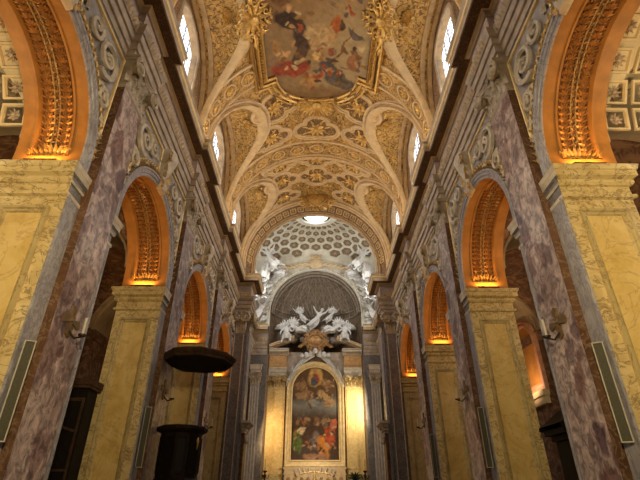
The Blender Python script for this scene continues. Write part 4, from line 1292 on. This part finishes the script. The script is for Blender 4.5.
# big angel groups on the pendentives either side of the apse arch
G2 = 'white angels on the chancel pendentives'
for sg, sd in ((-1, 'left'), (1, 'right')):
    mir = sg > 0
    X = lambda x: sg*x
    fig('flying', not mir, (X(4.7), YA-2.2, 23.5), 1.6, f'white flying angel high on the {sd} pendentive beside the hexagon coffers', 0, True, 0, G2)
    fig('seated', mir, (X(5.2), YA-1.7, 21.7), 1.6, f'white seated angel halfway up the {sd} pendentive', 0, True, 0, G2)
    fig('reclining', not mir, (X(4.1), YA-.9, 22.5), 1.15, f'small white angel at the top of the {sd} pendentive', 0, True, 0, G2)
    fig('flying', mir, (X(5.75), YA-.9, 18.1), 1.5, f'lowest white angel below the {sd} pendentive above the cornice', 0, True, 0, G2)
    fig('flying', mir, (X(5.8), YA-1.6, 20.0), 1.6, f'white angel leaning out low on the {sd} pendentive', -sg*.9, True, 0, G2)
    fig('seated', mir, (X(5.9), YA-2.6, 19.6), 1.6, f'white seated angel nearest the {sd} side wall of the chancel beside the pendentive', -sg*.9, True, 0, G2)
    b = MB(); rn = random.Random(9+sg)
    for i in range(22):
        z = rn.uniform(16.95, 22.0); yy = YA-rn.uniform(1.2, 3.4); d = rn.uniform(.25, .5)
        b.blob((sg*(CW-.15), yy, z), (d*.6, d, d*.7), 9, 6, wob=.5, seed=i+50)
    for i in range(80):
        z = rn.uniform(16.95, 23.4); x = max(3.5, sqrt(max(0, 5.35**2-max(0, z-ZC)**2)))+rn.uniform(-.05, 1.2); d = rn.uniform(.25, .5)
        xx = min(x, 6.3); yy = YA-rn.uniform(.1, .5)
        b.blob((sg*xx, yy, z), (d, d*.6, d*.7), 9, 6, wob=.5, seed=i)
    for i in range(44):
        z = rn.uniform(17, 22.6); x = sqrt(max(9, 5.4**2-max(0, z-ZC)**2))+rn.uniform(.1, 1.0)
        b.leaf(sg*x, z, rn.uniform(0, 6.28), .6, .26, .3, lambda a, zz, h: Vector((a, YA-.55-h, zz)))
    tag(b.build('stucco_clouds', 'statue'), f'white stucco clouds and folds around the angels of the {sd} pendentive', 'sculpture', None, 'stuff')

# crest over the apse arch
cr_ = thing('dome_crest', 'small stucco crest at the crown of the apse arch below the coffers', 'crest', (0, YA-.35, 23.9))
b = MB(); b.blob((0, 0, 0), (.5, .2, .42), 12, 8, wob=.2)
cmk = lambda x, z, h: Vector((x, -.1-h, z))
for sg in (-1, 1):
    for k in range(6): b.leaf(sg*(.35+.28*k), -.1-.08*k, (0 if sg > 0 else PI)+sg*.2, .5, .3-.02*k, .18, cmk)
b.build('shield', 'cream', cr_)
b = MB()
for k in range(5): b.leaf(-.24+.12*k, .35, PI/2+(2-k)*.2, .4, .16, .1, cmk)
b.build('crown', 'cream', cr_); cr_.scale = (1.7, 1.3, 1.5)

# ------------------------------------------------------------------ altar table and candles
at = thing('altar_table', 'stepped marble altar with carved shelf below the painting', 'altar', (0, YR-.4, 0))
b = MB(); b.box(-2.7, 2.7, -1.6, 0, 0, 2.6); b.build('altar_block', 'yellow_vein', at, False)
b = MB(); b.box(-2.9, 2.9, -1.75, 0, 2.6, 2.8); b.build('altar_slab', 'stucco_lt', at, False)
b = MB(); b.box(-2.7, 2.7, -.7, 0, 2.8, 3.5); b.box(-2.78, 2.78, -.78, 0, 3.5, 3.62); b.box(-2.7, 2.7, -.5, 0, 3.62, 3.95); b.box(-2.82, 2.82, -.6, 0, 3.95, 4.1)
b.build('gradine', 'cream', at, False)
b = MB()
for k in range(9): b.rosette(-2.3+.575*k, 3.15, .2, .06, lambda a, z, h: Vector((a, -.7-h, z)), 6)
b.build('gradine_carving', 'gilt_dk', at)
fc = thing('candle_fan', 'fan of white candles on a gilt stand in front of the altar shelf', 'candelabrum', (0, YR-1.5, 2.8))
b = MB(); b.lathe([(.3, 0), (.28, .08), (.1, .15), (.06, .5), (.1, .6), (.03, .8)], 12); b.build('stand', 'gilt', fc)
b = MB(); b.tube([(1.5*cos(PI*i/16), 0, .55+.35*sin(PI*i/16)) for i in range(17)], .04, 6); b.tube([(0, 0, .55), (0, 0, .9)], .04, 6); b.build('branch', 'gilt', fc)
for k in range(11):
    a = PI*k/10; b = MB(); b.tube([(1.5*cos(a), 0, .55+.35*sin(a)), (1.72*cos(a), 0, .95+.35*sin(a))], .045, 6); b.build('candle', 'wax', fc)
# palms and dark candle stands beside the altar
pl = thing('potted_palm', 'dark spiky potted palm on a stand right of the altar before the amber pilaster', 'plant', (3.5, YR-1.1, 0))
b = MB(); b.lathe([(.4, 0), (.36, .1), (.1, .25), (.08, 2.6), (.25, 2.75), (.3, 3.1), (0.02, 3.1)], 14); b.build('stand', 'iron', pl)
b = MB()
for k in range(22):
    a = 2*PI*k/22; e = .3+.35*(k % 3)
    b.tube([(0, 0, 3.1), (.4*cos(a)*cos(e), .4*sin(a)*cos(e), 3.1+.5*sin(e)), (.75*cos(a)*cos(e), .75*sin(a)*cos(e), 3.1+.75*sin(e))], [.03, .07, .01], 4)
b.build('leaves', 'leaf', pl)
def make_cstand():
    t = thing('candle_stand', '', 'candlestick')
    b = MB(); b.lathe([(.4, 0), (.35, .12), (.12, .3), (.08, 1.2), (.16, 1.5), (.07, 1.9), (.06, 3.2), (.14, 3.4), (.05, 3.6), (.22, 3.8), (.02, 3.82)], 12); b.build('stem', 'iron', t)
    b = MB(); b.tube([(0, 0, 3.8), (0, 0, 4.7)], .05, 8); b.build('candle', 'gilt_dk', t)
    for a in range(3):
        b = MB(); q = 2*PI*a/3; b.tube([(0, 0, 3.3), (.25*cos(q), .25*sin(q), 3.2), (.38*cos(q), .38*sin(q), 3.5)], .035, 5); b.build('branch', 'iron', t)
    return t
CS = Proto(make_cstand())
CS.place((-4.35, YR-1.2, 0), 0, 'dark bronze candle stand left of the altar', 'candle stands by the altar')
CS.place((4.4, YR-1.2, 0), .5, 'dark bronze candle stand at the far right of the altar beside the palm', 'candle stands by the altar')

# pilasters beside the apse and door cornices at the chancel piers
def make_cpil():
    t = thing('chancel_pilaster', '', 'pilaster')
    b = MB(); b.box(-.42, .42, -.25, 0, 1.2, 11.1); b.build('shaft', 'gray', t, False)
    for x in (-.36, -.12, .12, .36):
        b = MB(); b.box(x-.04, x+.04, -.285, -.25, 1.5, 10.9); b.build('fillet', 'stucco_lt', t, False)
    b = MB(); b.box(-.52, .52, -.36, 0, 0, 1.2); b.build('base', 'gray_dark', t, False)
    mp = lambda a, z, h: Vector((a, -h, z))
    capital(t, -.42, .42, 11.1, 12.2, .25, mp, nl=3, out=.3)
    b = MB()
    b.sweep([(-.5, 0), (-.5, .3), (.5, .3), (.5, 0)], [(h, z) for h, z in ((0, 12.2), (0, 12.5), (.05, 12.52), (.05, 12.85), (.14, 12.98), (0, 13.0))], lambda x, o, z: Vector((x, -o, z)))
    b.build('entablature_block', 'stucco_lt', t, False)
    return t
CP = Proto(make_cpil())
for sg, sd, rz in SIDES:
    CP.place((sg*5.75, YA, 0), 0, f'grey fluted pilaster on the {sd} of the altar recess', 'chancel pilasters')
def make_trib():
    t = thing('tribune_cornice', '', 'moulding')
    b = MB(); b.sweep([(0, -.6), (.2, -.6), (.2, .6), (0, .6)], [(-d, z) for d, z in ((0, 5.5), (.05, 5.5), (.05, 5.62), (.12, 5.66), (.12, 5.8), (.2, 5.86), (.24, 6.0), (.4, 6.1), (.4, 6.25), (0, 6.3))], lambda o, y, z: Vector((o, y, z)))
    b.build('mouldings', 'stucco_lt', t, False)
    b = MB(); b.box(0, .2, -.55, .55, 2.2, 5.5); b.build('panel', 'brown', t, False)
    for y in (-.35, .35):
        b = MB(); b.scroll(y, 5.1, .25, 1.4, PI/2, 1, lambda a, z, h: Vector((.25+h, a, z)), .07, .05); b.build('bracket', 'stucco_lt', t)
    return t
TP = Proto(make_trib())
for sg, sd, rz in SIDES: TP.place((sg*(CD-.14), 33.4, 0), rz, f'striped stone bracket cornice low on the inner face of the {sd} chancel pier')

# ------------------------------------------------------------------ aisles
XO = 13.0
ZV = ZA+.55                              # springing of the aisle vaults
AX, AR = -(TH+XO-W)/2, (XO-W-TH)/2        # local centre and half width of the aisle (local x from the nave wall)
def aisle(sg, sd, rz):
    T = Matrix.Translation((sg*W, 0, 0)) @ Matrix.Rotation(rz, 4, 'Z')
    # outer wall with chapel arches, chapels behind
    b = MB(); ow = -(XO-W)
    def L(x, y, z): return Vector((sg*(W-x) if False else sg*(W+(-x)), y, z))
    for bc in BC:
        r = 2.1; ys = [-3.9, -r-.0001]+[r*cos(PI-PI*i/24) for i in range(25)]+[r+.0001, 3.9]
        lo = [L(ow, bc+y, (8.6+sqrt(max(0, r*r-y*y)) if abs(y) < r else (0 if abs(y) > r+.00005 else 8.6))) for y in ys]
        hi = [L(ow, bc+y, 13.5) for y in ys]
        b.rings([lo, hi], mi=0)
        inner = [(-r, 0)]+[(r*cos(PI-PI*i/24), 8.6+r*sin(PI-PI*i/24)) for i in range(25)]+[(r, 0)]
        b.rings([[L(ow, bc+y, z), L(ow-.9, bc+y, z)] for y, z in inner], mi=0)
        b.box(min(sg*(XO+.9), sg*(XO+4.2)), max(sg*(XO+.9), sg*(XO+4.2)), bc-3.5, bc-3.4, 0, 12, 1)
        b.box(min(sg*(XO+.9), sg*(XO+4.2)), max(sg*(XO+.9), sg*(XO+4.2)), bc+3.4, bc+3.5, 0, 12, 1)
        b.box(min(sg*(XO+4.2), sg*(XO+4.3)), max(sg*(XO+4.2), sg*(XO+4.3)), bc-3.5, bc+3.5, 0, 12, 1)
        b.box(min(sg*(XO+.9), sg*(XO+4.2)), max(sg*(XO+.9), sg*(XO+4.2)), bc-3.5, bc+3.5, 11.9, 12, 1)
    b.box(min(sg*XO, sg*(XO+.3)), max(sg*XO, sg*(XO+.3)), YB, 2.7, 0, 13, 0)
    b.box(min(sg*(W+TH), sg*XO), max(sg*(W+TH), sg*XO), 34.6, 34.9, 0, 13, 1)
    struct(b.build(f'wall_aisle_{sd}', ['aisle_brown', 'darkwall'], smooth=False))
    # cross vaults
    for k, bc in enumerate(BC):
        b = MB(); n = 28; rows = []
        for i in range(n+1):
            y = 2.65*cos(PI-PI*i/n); row = []
            for j in range(n+1):
                x = AX+AR*cos(PI-PI*j/n)
                h = max(sqrt(max(0, 1-(y/2.65)**2))*2.62, sqrt(max(0, 1-((x-AX)/AR)**2))*2.55)
                row.append(L(x, bc+y, ZV+h))
            rows.append(row)
        b.rings(rows)
        o = struct(b.build('ceiling', 'aisle' if k == 0 else 'aisle_brown', angle=.5))
        if k == 0:
            b = MB(); br = MB()
            def gm(u, v, hh):
                # coffer frames on the barrel that continues the arcade arch
                a = u/2.62
                return L(v, bc+2.65*sin(a)*(1-hh/2.62), ZV+2.62*cos(a)*(1-hh/2.62))
            for u in (.9, 1.75, 2.6, 3.4, -.9, -1.75, -2.6):
                for v in (-2.15, -2.98):
                    b.sweep([(u-.34, v-.34), (u+.34, v-.34), (u+.34, v+.34), (u-.34, v+.34)], [(0, 0), (0, .07), (.06, .07), (.09, .0)], gm, True)
                    br.rosette(u, v, .2, .08, gm, 8)
            b.build('coffer_frames', 'aisle', o, False); br.build('coffer_rosettes', 'stucco', o)
    # transverse arches
    def make_t():
        t = thing('aisle_arch', '', 'arch')
        b = MB(); r1, r0 = AR-.12, AR
        pr = []
        rows = []
        for i in range(31):
            a = PI*i/30; c, s_ = -cos(a), sin(a)
            rows.append([Vector((AX+r*c, y, ZV+r*s_)) for r, y in ((r0+.1, -1.25), (r1, -1.25), (r1, -.9), (r1-.05, -.88), (r1-.05, .88), (r1, .9), (r1, 1.25), (r0+.1, 1.25))])
        b.rings(rows)
        b.build('arch_band', 'aisle_dk', t)
        b = MB()
        for i in range(31): pass
        lo = [Vector((AX-(AR+.1)*cos(PI*i/30), -1.2, ZV+AR*sin(PI*i/30))) for i in range(31)]; hi = [Vector((p.x, p.y, 13.5)) for p in lo]
        b.rings([lo, hi]); b.rings([[p+Vector((0, 2.4, 0)) for p in lo], [p+Vector((0, 2.4, 0)) for p in hi]])
        b.build('spandrel', 'aisle_dk', t, False)
        b = MB(); b.box(-(XO-W), -(XO-W)+.3, -1.0, 1.0, 0, 9.5); b.box(-(XO-W), -(XO-W)+.42, -1.1, 1.1, 9.5, 10.05); b.build('respond', 'aisle_brown', t, False)
        return t
    return make_t
mk = None
for sg, sd, rz in SIDES: mk = aisle(sg, sd, rz)
AA = Proto(mk())
for sg, sd, rz in SIDES:
    for k in range(3):
        AA.place((sg*W, PC[k], 0), rz, f'cream cross arch over the {sd} aisle behind the {ORD[k]} pier', 'aisle cross arches')
# outer bays close the aisles towards the entrance
for sg in (-1, 1):
    b = MB(); b.box(min(sg*(W+TH), sg*XO), max(sg*(W+TH), sg*XO), 2.6, 2.8, 0, 13)
    struct(b.build('wall_entrance', 'aisle', smooth=False))

# framed niche on the right aisle wall, lit
ni = thing('wall_niche', 'russet arched niche frame lit warm on the right aisle wall behind the nearest right pier', 'niche', (XO-.34, 26.6, 0))
nm_ = lambda a, z, h: Vector((-h, a, z))
path = [(-1.25, 7.2)]+[(1.25*cos(PI-PI*i/20), 9.5+1.25*sin(PI-PI*i/20)) for i in range(21)]+[(1.25, 7.2)]
b = MB(); b.sweep(path, [(-.05, 0), (-.05, .12), (.08, .18), (.2, .14), (.25, .22), (.38, .2), (.42, 0)], nm_, True); b.build('frame', 'rust', ni, angle=.5)
b = MB(); b.add([nm_(a, z, .03) for a, z in path], [tuple(range(len(path)))]); b.build('panel', 'intrados', ni, False)
b = MB(); b.box(-.35, 0, -1.6, 1.6, 6.5, 6.8); b.box(-.25, 0, -1.5, 1.5, 6.1, 6.5); b.build('sill', 'aisle', ni, False)

# ------------------------------------------------------------------ fittings
# lamps on the imposts
def make_lamp():
    t = thing('uplight', '', 'lamp')
    b = MB(); b.box(-.42, .42, -.1, .1, 0, .03); b.box(-.42, .42, -.1, -.08, .03, .1); b.box(-.42, .42, .08, .1, .03, .1); b.build('tray', 'iron', t, False)
    b = MB(); b.tube([(-.36, 0, .07), (.36, 0, .07)], .028, 8); b.build('lamp_tube', 'tube', t)
    for x in (-.4, .4):
        b = MB(); b.box(x-.02, x+.02, -.05, .05, .03, .12); b.build('socket', 'iron', t, False)
    return t
UL = Proto(make_lamp())
LIGHTS = []
def area(name, loc, target, sx, sy, power, col, spread=None):
    l = bpy.data.lights.new(name, 'AREA'); l.shape = 'RECTANGLE'; l.size = sx; l.size_y = sy; l.energy = power; l.color = col
    if spread: l.spread = spread
    o = bpy.data.objects.new(name, l); COL.objects.link(o); o.location = loc
    d = Vector(target)-Vector(loc); o.rotation_euler = d.to_track_quat('-Z', 'Y').to_euler()
    return o
ORANGE = (1.0, .45, .11)
for sg, sd, rz in SIDES:
    for k in range(4):
        for e, w in ((-1, 'near'), (1, 'far')):
            if k == 3 and e > 0: continue
            y = PC[k]+e*1.42
            UL.place((sg*(W+.87), y, ZI), 0, f'small warm uplight on the {w} impost ledge of the {"last" if k == 3 else ORD[k]} {sd} pier', 'uplights on the imposts')
            P = 36
            area('uplight_lamp', (sg*(W+.87), y+e*.0, ZI+.14), (sg*(W+.87), y+e*.55, ZI+2), .9, .12, P, ORANGE)
# first impost on the entrance side (its ledge is the wall end)
for sg in (-1, 1): area('uplight_lamp', (sg*(W+.87), 4.25, ZI+.14), (sg*(W+.87), 4.7, ZI+2),   .9, .12, 34, ORANGE)

# column loudspeakers
def make_spk():
    t = thing('column_loudspeaker', '', 'loudspeaker')
    b = MB(); b.box(-.10, .10, -.1, .06, 0, 1.95); b.build('housing', 'iron', t, False)
    b = MB(); b.add([(-.085, -.108, .03), (.085, -.108, .03), (.085, -.108, 1.92), (-.085, -.108, 1.92)], [(0, 1, 2, 3)]); b.build('grille', 'grille', t, False)
    b = MB(); b.sweep([(-.108, -.005), (.108, -.005), (.108, 1.955), (-.108, 1.955)], [(0, -.04), (0, .03), (.022, .03), (.022, 0)], lambda a, z, h: Vector((a, -.1-h, z)), True); b.build('frame', 'alu', t, False)
    b = MB(); b.box(-.04, .04, .06, .16, .5, .6); b.box(-.04, .04, .06, .16, 1.4, 1.5); b.build('bracket', 'iron', t, False)
    return t
SP = Proto(make_spk())
for sg, sd, k, w, y in ((-1, 'left', 0, 'nearest', 9.42), (1, 'right', 0, 'nearest', 9.42), (-1, 'left', 1, 'second', 17.2), (1, 'right', 1, 'second', 17.2), (1, 'right', 2, 'third', 25.0)):
    SP.place((sg*(W-.17), y, 2.55), -sg*.45, f'slim grey column loudspeaker on the {w} {sd} pier', 'column loudspeakers')

# consecration crosses with candle brackets
def make_cross():
    t = thing('wall_cross', '', 'cross')
    b = MB()
    for k in range(4):
        a = PI/2*k; ca_, sa_ = cos(a), sin(a)
        pts = [(.03, -.035), (.34, -.11), (.40, 0), (.34, .11), (.03, .035)]
        q = [(u*ca_-v*sa_, u*sa_+v*ca_) for u, v in pts]
        b.rings([[Vector((h, y, z)) for y, z in q] for h in (0, .05)], True); b.add([Vector((.05, y, z)) for y, z in q], [(0, 1, 2, 3, 4)])
    b.lathe([(.08, 0), (.06, .08), (.01, .1)], 10)
    for k in range(8): b.leaf(0, 0, PI/4+PI/4*k, .24, .05, .04, wmap)
    b.build('gilt_cross', 'cross_gilt', t)
    b = MB(); b.tube([(.0, 0, -.2), (.2, 0, -.42), (.38, 0, -.38)], .025, 6); b.lathe([(.01, -.38), (.09, -.37), (.1, -.33), (.05, -.32)], 10, (.38, 0, 0)); b.build('candle_arm', 'iron', t)
    b = MB(); b.tube([(.38, 0, -.33), (.38, 0, .08)], .03, 8); b.build('candle', 'wax', t)
    return t
XP = Proto(make_cross())
for sg, sd, rz in SIDES:
    for k in range(3):
        XP.place((sg*(W-.25), PC[k], 5.35), rz, f'gilt cross with a candle bracket on the {ORD[k]} {sd} pilaster', 'consecration crosses')

# pulpit and its sounding board on the second left pilaster
pc = (-5.0, 18.35)
pu = thing('pulpit', 'dark polygonal wooden pulpit hung on the second left pilaster', 'pulpit', (pc[0], pc[1], 0))
XW = -W+.25+.01-pc[0]
def octo(r, z, n=10):
    return [Vector((max(XW, r*cos(2*PI*(i+.5)/n)), r*sin(2*PI*(i+.5)/n), z)) for i in range(n)]
b = MB(); b.rings([octo(r, z) for r, z in ((.02, 1.15), (.12, 1.2), (.2, 1.35), (.5, 1.7), (.72, 2.0), (.80, 2.06), (.80, 2.2), (.74, 2.26))], True); b.build('corbel', 'black', pu, False)
b = MB(); b.rings([octo(r, z) for r, z in ((.74, 2.26), (.74, 3.72), (.78, 3.74))], True)
o = b.build('body', 'wood', pu, False)
b = MB()
for i in range(10):
    a0, a1 = 2*PI*(i+.5)/10, 2*PI*(i+1.5)/10; p0, p1 = Vector((.75*cos(a0), .75*sin(a0))), Vector((.75*cos(a1), .75*sin(a1)))
    if min(p0.x, p1.x) < XW+.05: continue
    d = (p1-p0); nrm = Vector((cos((a0+a1)/2), sin((a0+a1)/2)))
    rect_panel(b, .12, .88, 2.4, 3.6, (lambda p0, d, nrm: lambda a, z, h: Vector((p0.x+d.x*a+nrm.x*h, p0.y+d.y*a+nrm.y*h, z)))(p0, d, nrm), .07, .035, 0, 0)
b.build('panels', 'black', o, False)
b = MB(); b.rings([octo(r, z) for r, z in ((.78, 3.74), (.9, 3.80), (.94, 3.86), (.94, 3.94), (.86, 3.98), (.6, 3.98), (.6, 3.9))], True); b.build('rail', 'wood', pu, False)
b = MB()
bx_ = lambda a, z, h: Vector((.62+h, -.62+a, z))
b.scroll(0, 3.45, .1, 1.5, PI/2, 1, lambda a, z, h: Vector((.6*1.0+.18*0+h+.1, a-.42, z)), .03, .03); b.leaf(-.42, 3.15, PI/2, .35, .14, .05, lambda a, z, h: Vector((.72+h, a, z)))
b.build('gilt_mount', 'gilt', pu)
so = thing('sounding_board', 'wide dark polygonal wooden canopy hung above the pulpit', 'canopy', (-4.8, 18.4, 6.35))
XW2 = -W+.25+.01+4.8
def octo2(r, z, n=9): return [Vector((max(XW2, r*cos(2*PI*(i+.2)/n)), r*1.03*sin(2*PI*(i+.2)/n), z)) for i in range(n)]
b = MB(); b.rings([octo2(r, z) for r, z in ((.05, .06), (1.2, .06), (1.25, 0), (1.42, 0))], True); b.build('soffit', 'wood', so, False)
b = MB(); b.rings([octo2(r, z) for r, z in ((1.42, 0), (1.46, .03), (1.46, .1), (1.5, .12), (1.56, .22), (1.56, .27), (1.4, .32))], True); b.build('cornice', 'wood_lt', so, False)
b = MB(); b.rings([octo2(r, z) for r, z in ((1.4, .32), (.9, .5), (.4, .62), (.05, .66))], True); b.build('roof', 'wood', so, False)

# confessional in the right aisle
cf_ = thing('confessional', 'tall black wooden confessional with curved hood behind the nearest right pier', 'confessional', (8.75, 14.9, 0))
b = MB(); b.box(-1.0, 1.0, -.35, .8, 0, 3.3); b.build('cabinet', 'black', cf_, False)
b = MB()
arc = [(-1.42+2.84*i/24, 3.62+.75*sin(PI*i/24)**1.2) for i in range(25)]
lowr = [(x, 3.5) for x, z in arc]
b.rings([[Vector((x, y, z)) for x, z in arc] for y in (-.6, .9)]); b.rings([[Vector((x, -.6, z)) for x, z in arc], [Vector((x, -.6, z)) for x, z in lowr]])
b.rings([[Vector((x, .9, z)) for x, z in arc], [Vector((x, .9, z)) for x, z in lowr]])
b.box(-1.3, 1.3, -.5, .85, 3.36, 3.52); b.box(-1.12, 1.12, -.42, .82, 3.2, 3.36)
b.build('curved_hood', 'black', cf_, False)
for x in (-.95, -.35, .35, .95):
    b = MB(); b.lathe([(.1, .0), (.1, .3), (.06, .4), (.06, 2.8), (.1, 2.9), (.1, 3.2)], 10, (x, -.42, 0)); b.build('colonnette', 'black', cf_)
b = MB(); b.box(-.3, .3, -.40, -.34, .3, 2.9); b.build('door', 'wood', cf_, False)
# glazed vestibule in the left aisle
ve = thing('wooden_vestibule', 'dark glazed wooden screen in the left aisle behind the nearest left pier', 'screen', (-8.75, 16.0, 0))
b = MB(); b.box(-1.0, 1.0, 0, .7, 0, 4.9); b.build('cabinet', 'black', ve, False)
vm_ = lambda x, z, h: Vector((x, -h, z))
b = MB(); b.box(-1.1, 1.08, -.2, .75, 4.9, 5.0); b.box(-1.15, 1.12, -.28, .78, 5.0, 5.2); b.build('cornice', 'wood_lt', ve, False)
for x0, x1 in ((-.95, -.02), (.02, .95)):
    b = MB(); rect_panel(b, x0, x1, .4, 4.6, vm_, .1, .05, 0, 1)
    b.tube([vm_(x0+.1, 4.0, .03), vm_((x0+x1)/2, 3.65, .03), vm_(x1-.1, 3.55, .03)], .04, 5); b.tube([vm_(x0+.05, 2.4, .03), vm_(x1-.05, 2.4, .03)], .04, 5)
    b.build('glazed_leaf', ['wood_lt', 'black'], ve, False)

# ------------------------------------------------------------------ lights
WARM = (1.0, .74, .43); WARM2 = (1.0, .70, .38); DAY = (.90, .95, 1.0)
for sg in (-1, 1):
    # cove lamps lying along the top of the cornice
    area('cove_lamp', (sg*5.75, 20.0, 17.05), (sg*2.6, 20.0, 24), 24, .25, 370, (1.0, .72, .37))
    # daylight through clerestory windows
    for bc in BC:
        area('window_daylight', (sg*(XL+.12), bc, 19.8), (-sg*6, bc+1.0, 14), 2.4, 3.6, 190, (1.0, .96, .92), 2.2)
    # unseen fill lights added low at the entrance end to brighten the jambs
    area('jamb_fill', (-sg*1.2, YB+.3, 4.6), (sg*7.8, 8.0, 6.4), 1.0, 1.0, 275, (1.0, .79, .45), 1.15)
    area('chancel_daylight', (sg*(CW-.3), WY, 19.8), (-sg*2.0, YA, 20.5), 2.8, 2.6, 420 if sg < 0 else 380, (.97, .97, .95))
    # picture lamps hidden behind the chancel corner, on the altar
area('lantern_daylight', (0, YD, ZC+RD*KD+1.2), (0, YD, 0), 1.6, 1.6, 90, DAY)
area('altar_lamp', (4.55, YA-.6, 9.2), (2.4, YR, 9.0), .2, 3.0, 165, (1, .86, .6))
area('altar_lamp', (-4.55, YA-.6, 7.2), (-2.8, YR, 6.6), .2, 3.5, 70, (1, .70, .34))
area('altar_lamp', (0, YA-4.5, 4.2), (0, YR, 9.0), .8, .3, 190, (1, .85, .62))
area('niche_lamp', (XO-1.6, 26.0, 6.9), (XO, 26.6, 9), .6, .2, 60, (1, .62, .35))
for sg in (-1, 1):
    area('aisle_fill', (sg*10.2, 6.6, 8.9), (sg*9.0, 8.4, 12), 1.0, .4, 75, (1, .83, .5))

area('aisle_fill', (10.4, 13.0, 8.4), (10.2, 16.4, 12), .8, .4, 40, (1, .66, .42))  # unseen fill lights added to brighten the dim right aisle
area('aisle_fill', (10.4, 21.0, 8.2), (10.6, 25, 11), .8, .4, 30, (1, .66, .42))
w = bpy.data.worlds.new('World'); SC.world = w; w.use_nodes = True
w.node_tree.nodes['Background'].inputs[0].default_value = (.85, .9, 1, 1); w.node_tree.nodes['Background'].inputs[1].default_value = .02

# ------------------------------------------------------------------ camera
cam = bpy.data.cameras.new('Camera'); co = bpy.data.objects.new('Camera', cam); COL.objects.link(co)
cam.sensor_width = 36; cam.lens = 36*450/640; cam.clip_end = 200
co.location = (0, 0, 1.6)
yaw = -math.atan(4/450*1.0/.87)
co.rotation_euler = (PI/2+math.radians(30), 0, yaw)
SC.camera = co
SC.view_settings.view_transform = 'Standard'; SC.view_settings.look = 'None'
SC.view_settings.exposure = 0.08; SC.view_settings.gamma = 1.0; SC.view_settings.use_curve_mapping = False
SC.cycles.max_bounces = 6; SC.cycles.diffuse_bounces = 4; SC.cycles.glossy_bounces = 2
SC.cycles.sample_clamp_indirect = 4.0; SC.cycles.sample_clamp_direct = 0
SC.cycles.caustics_reflective = False; SC.cycles.caustics_refractive = False
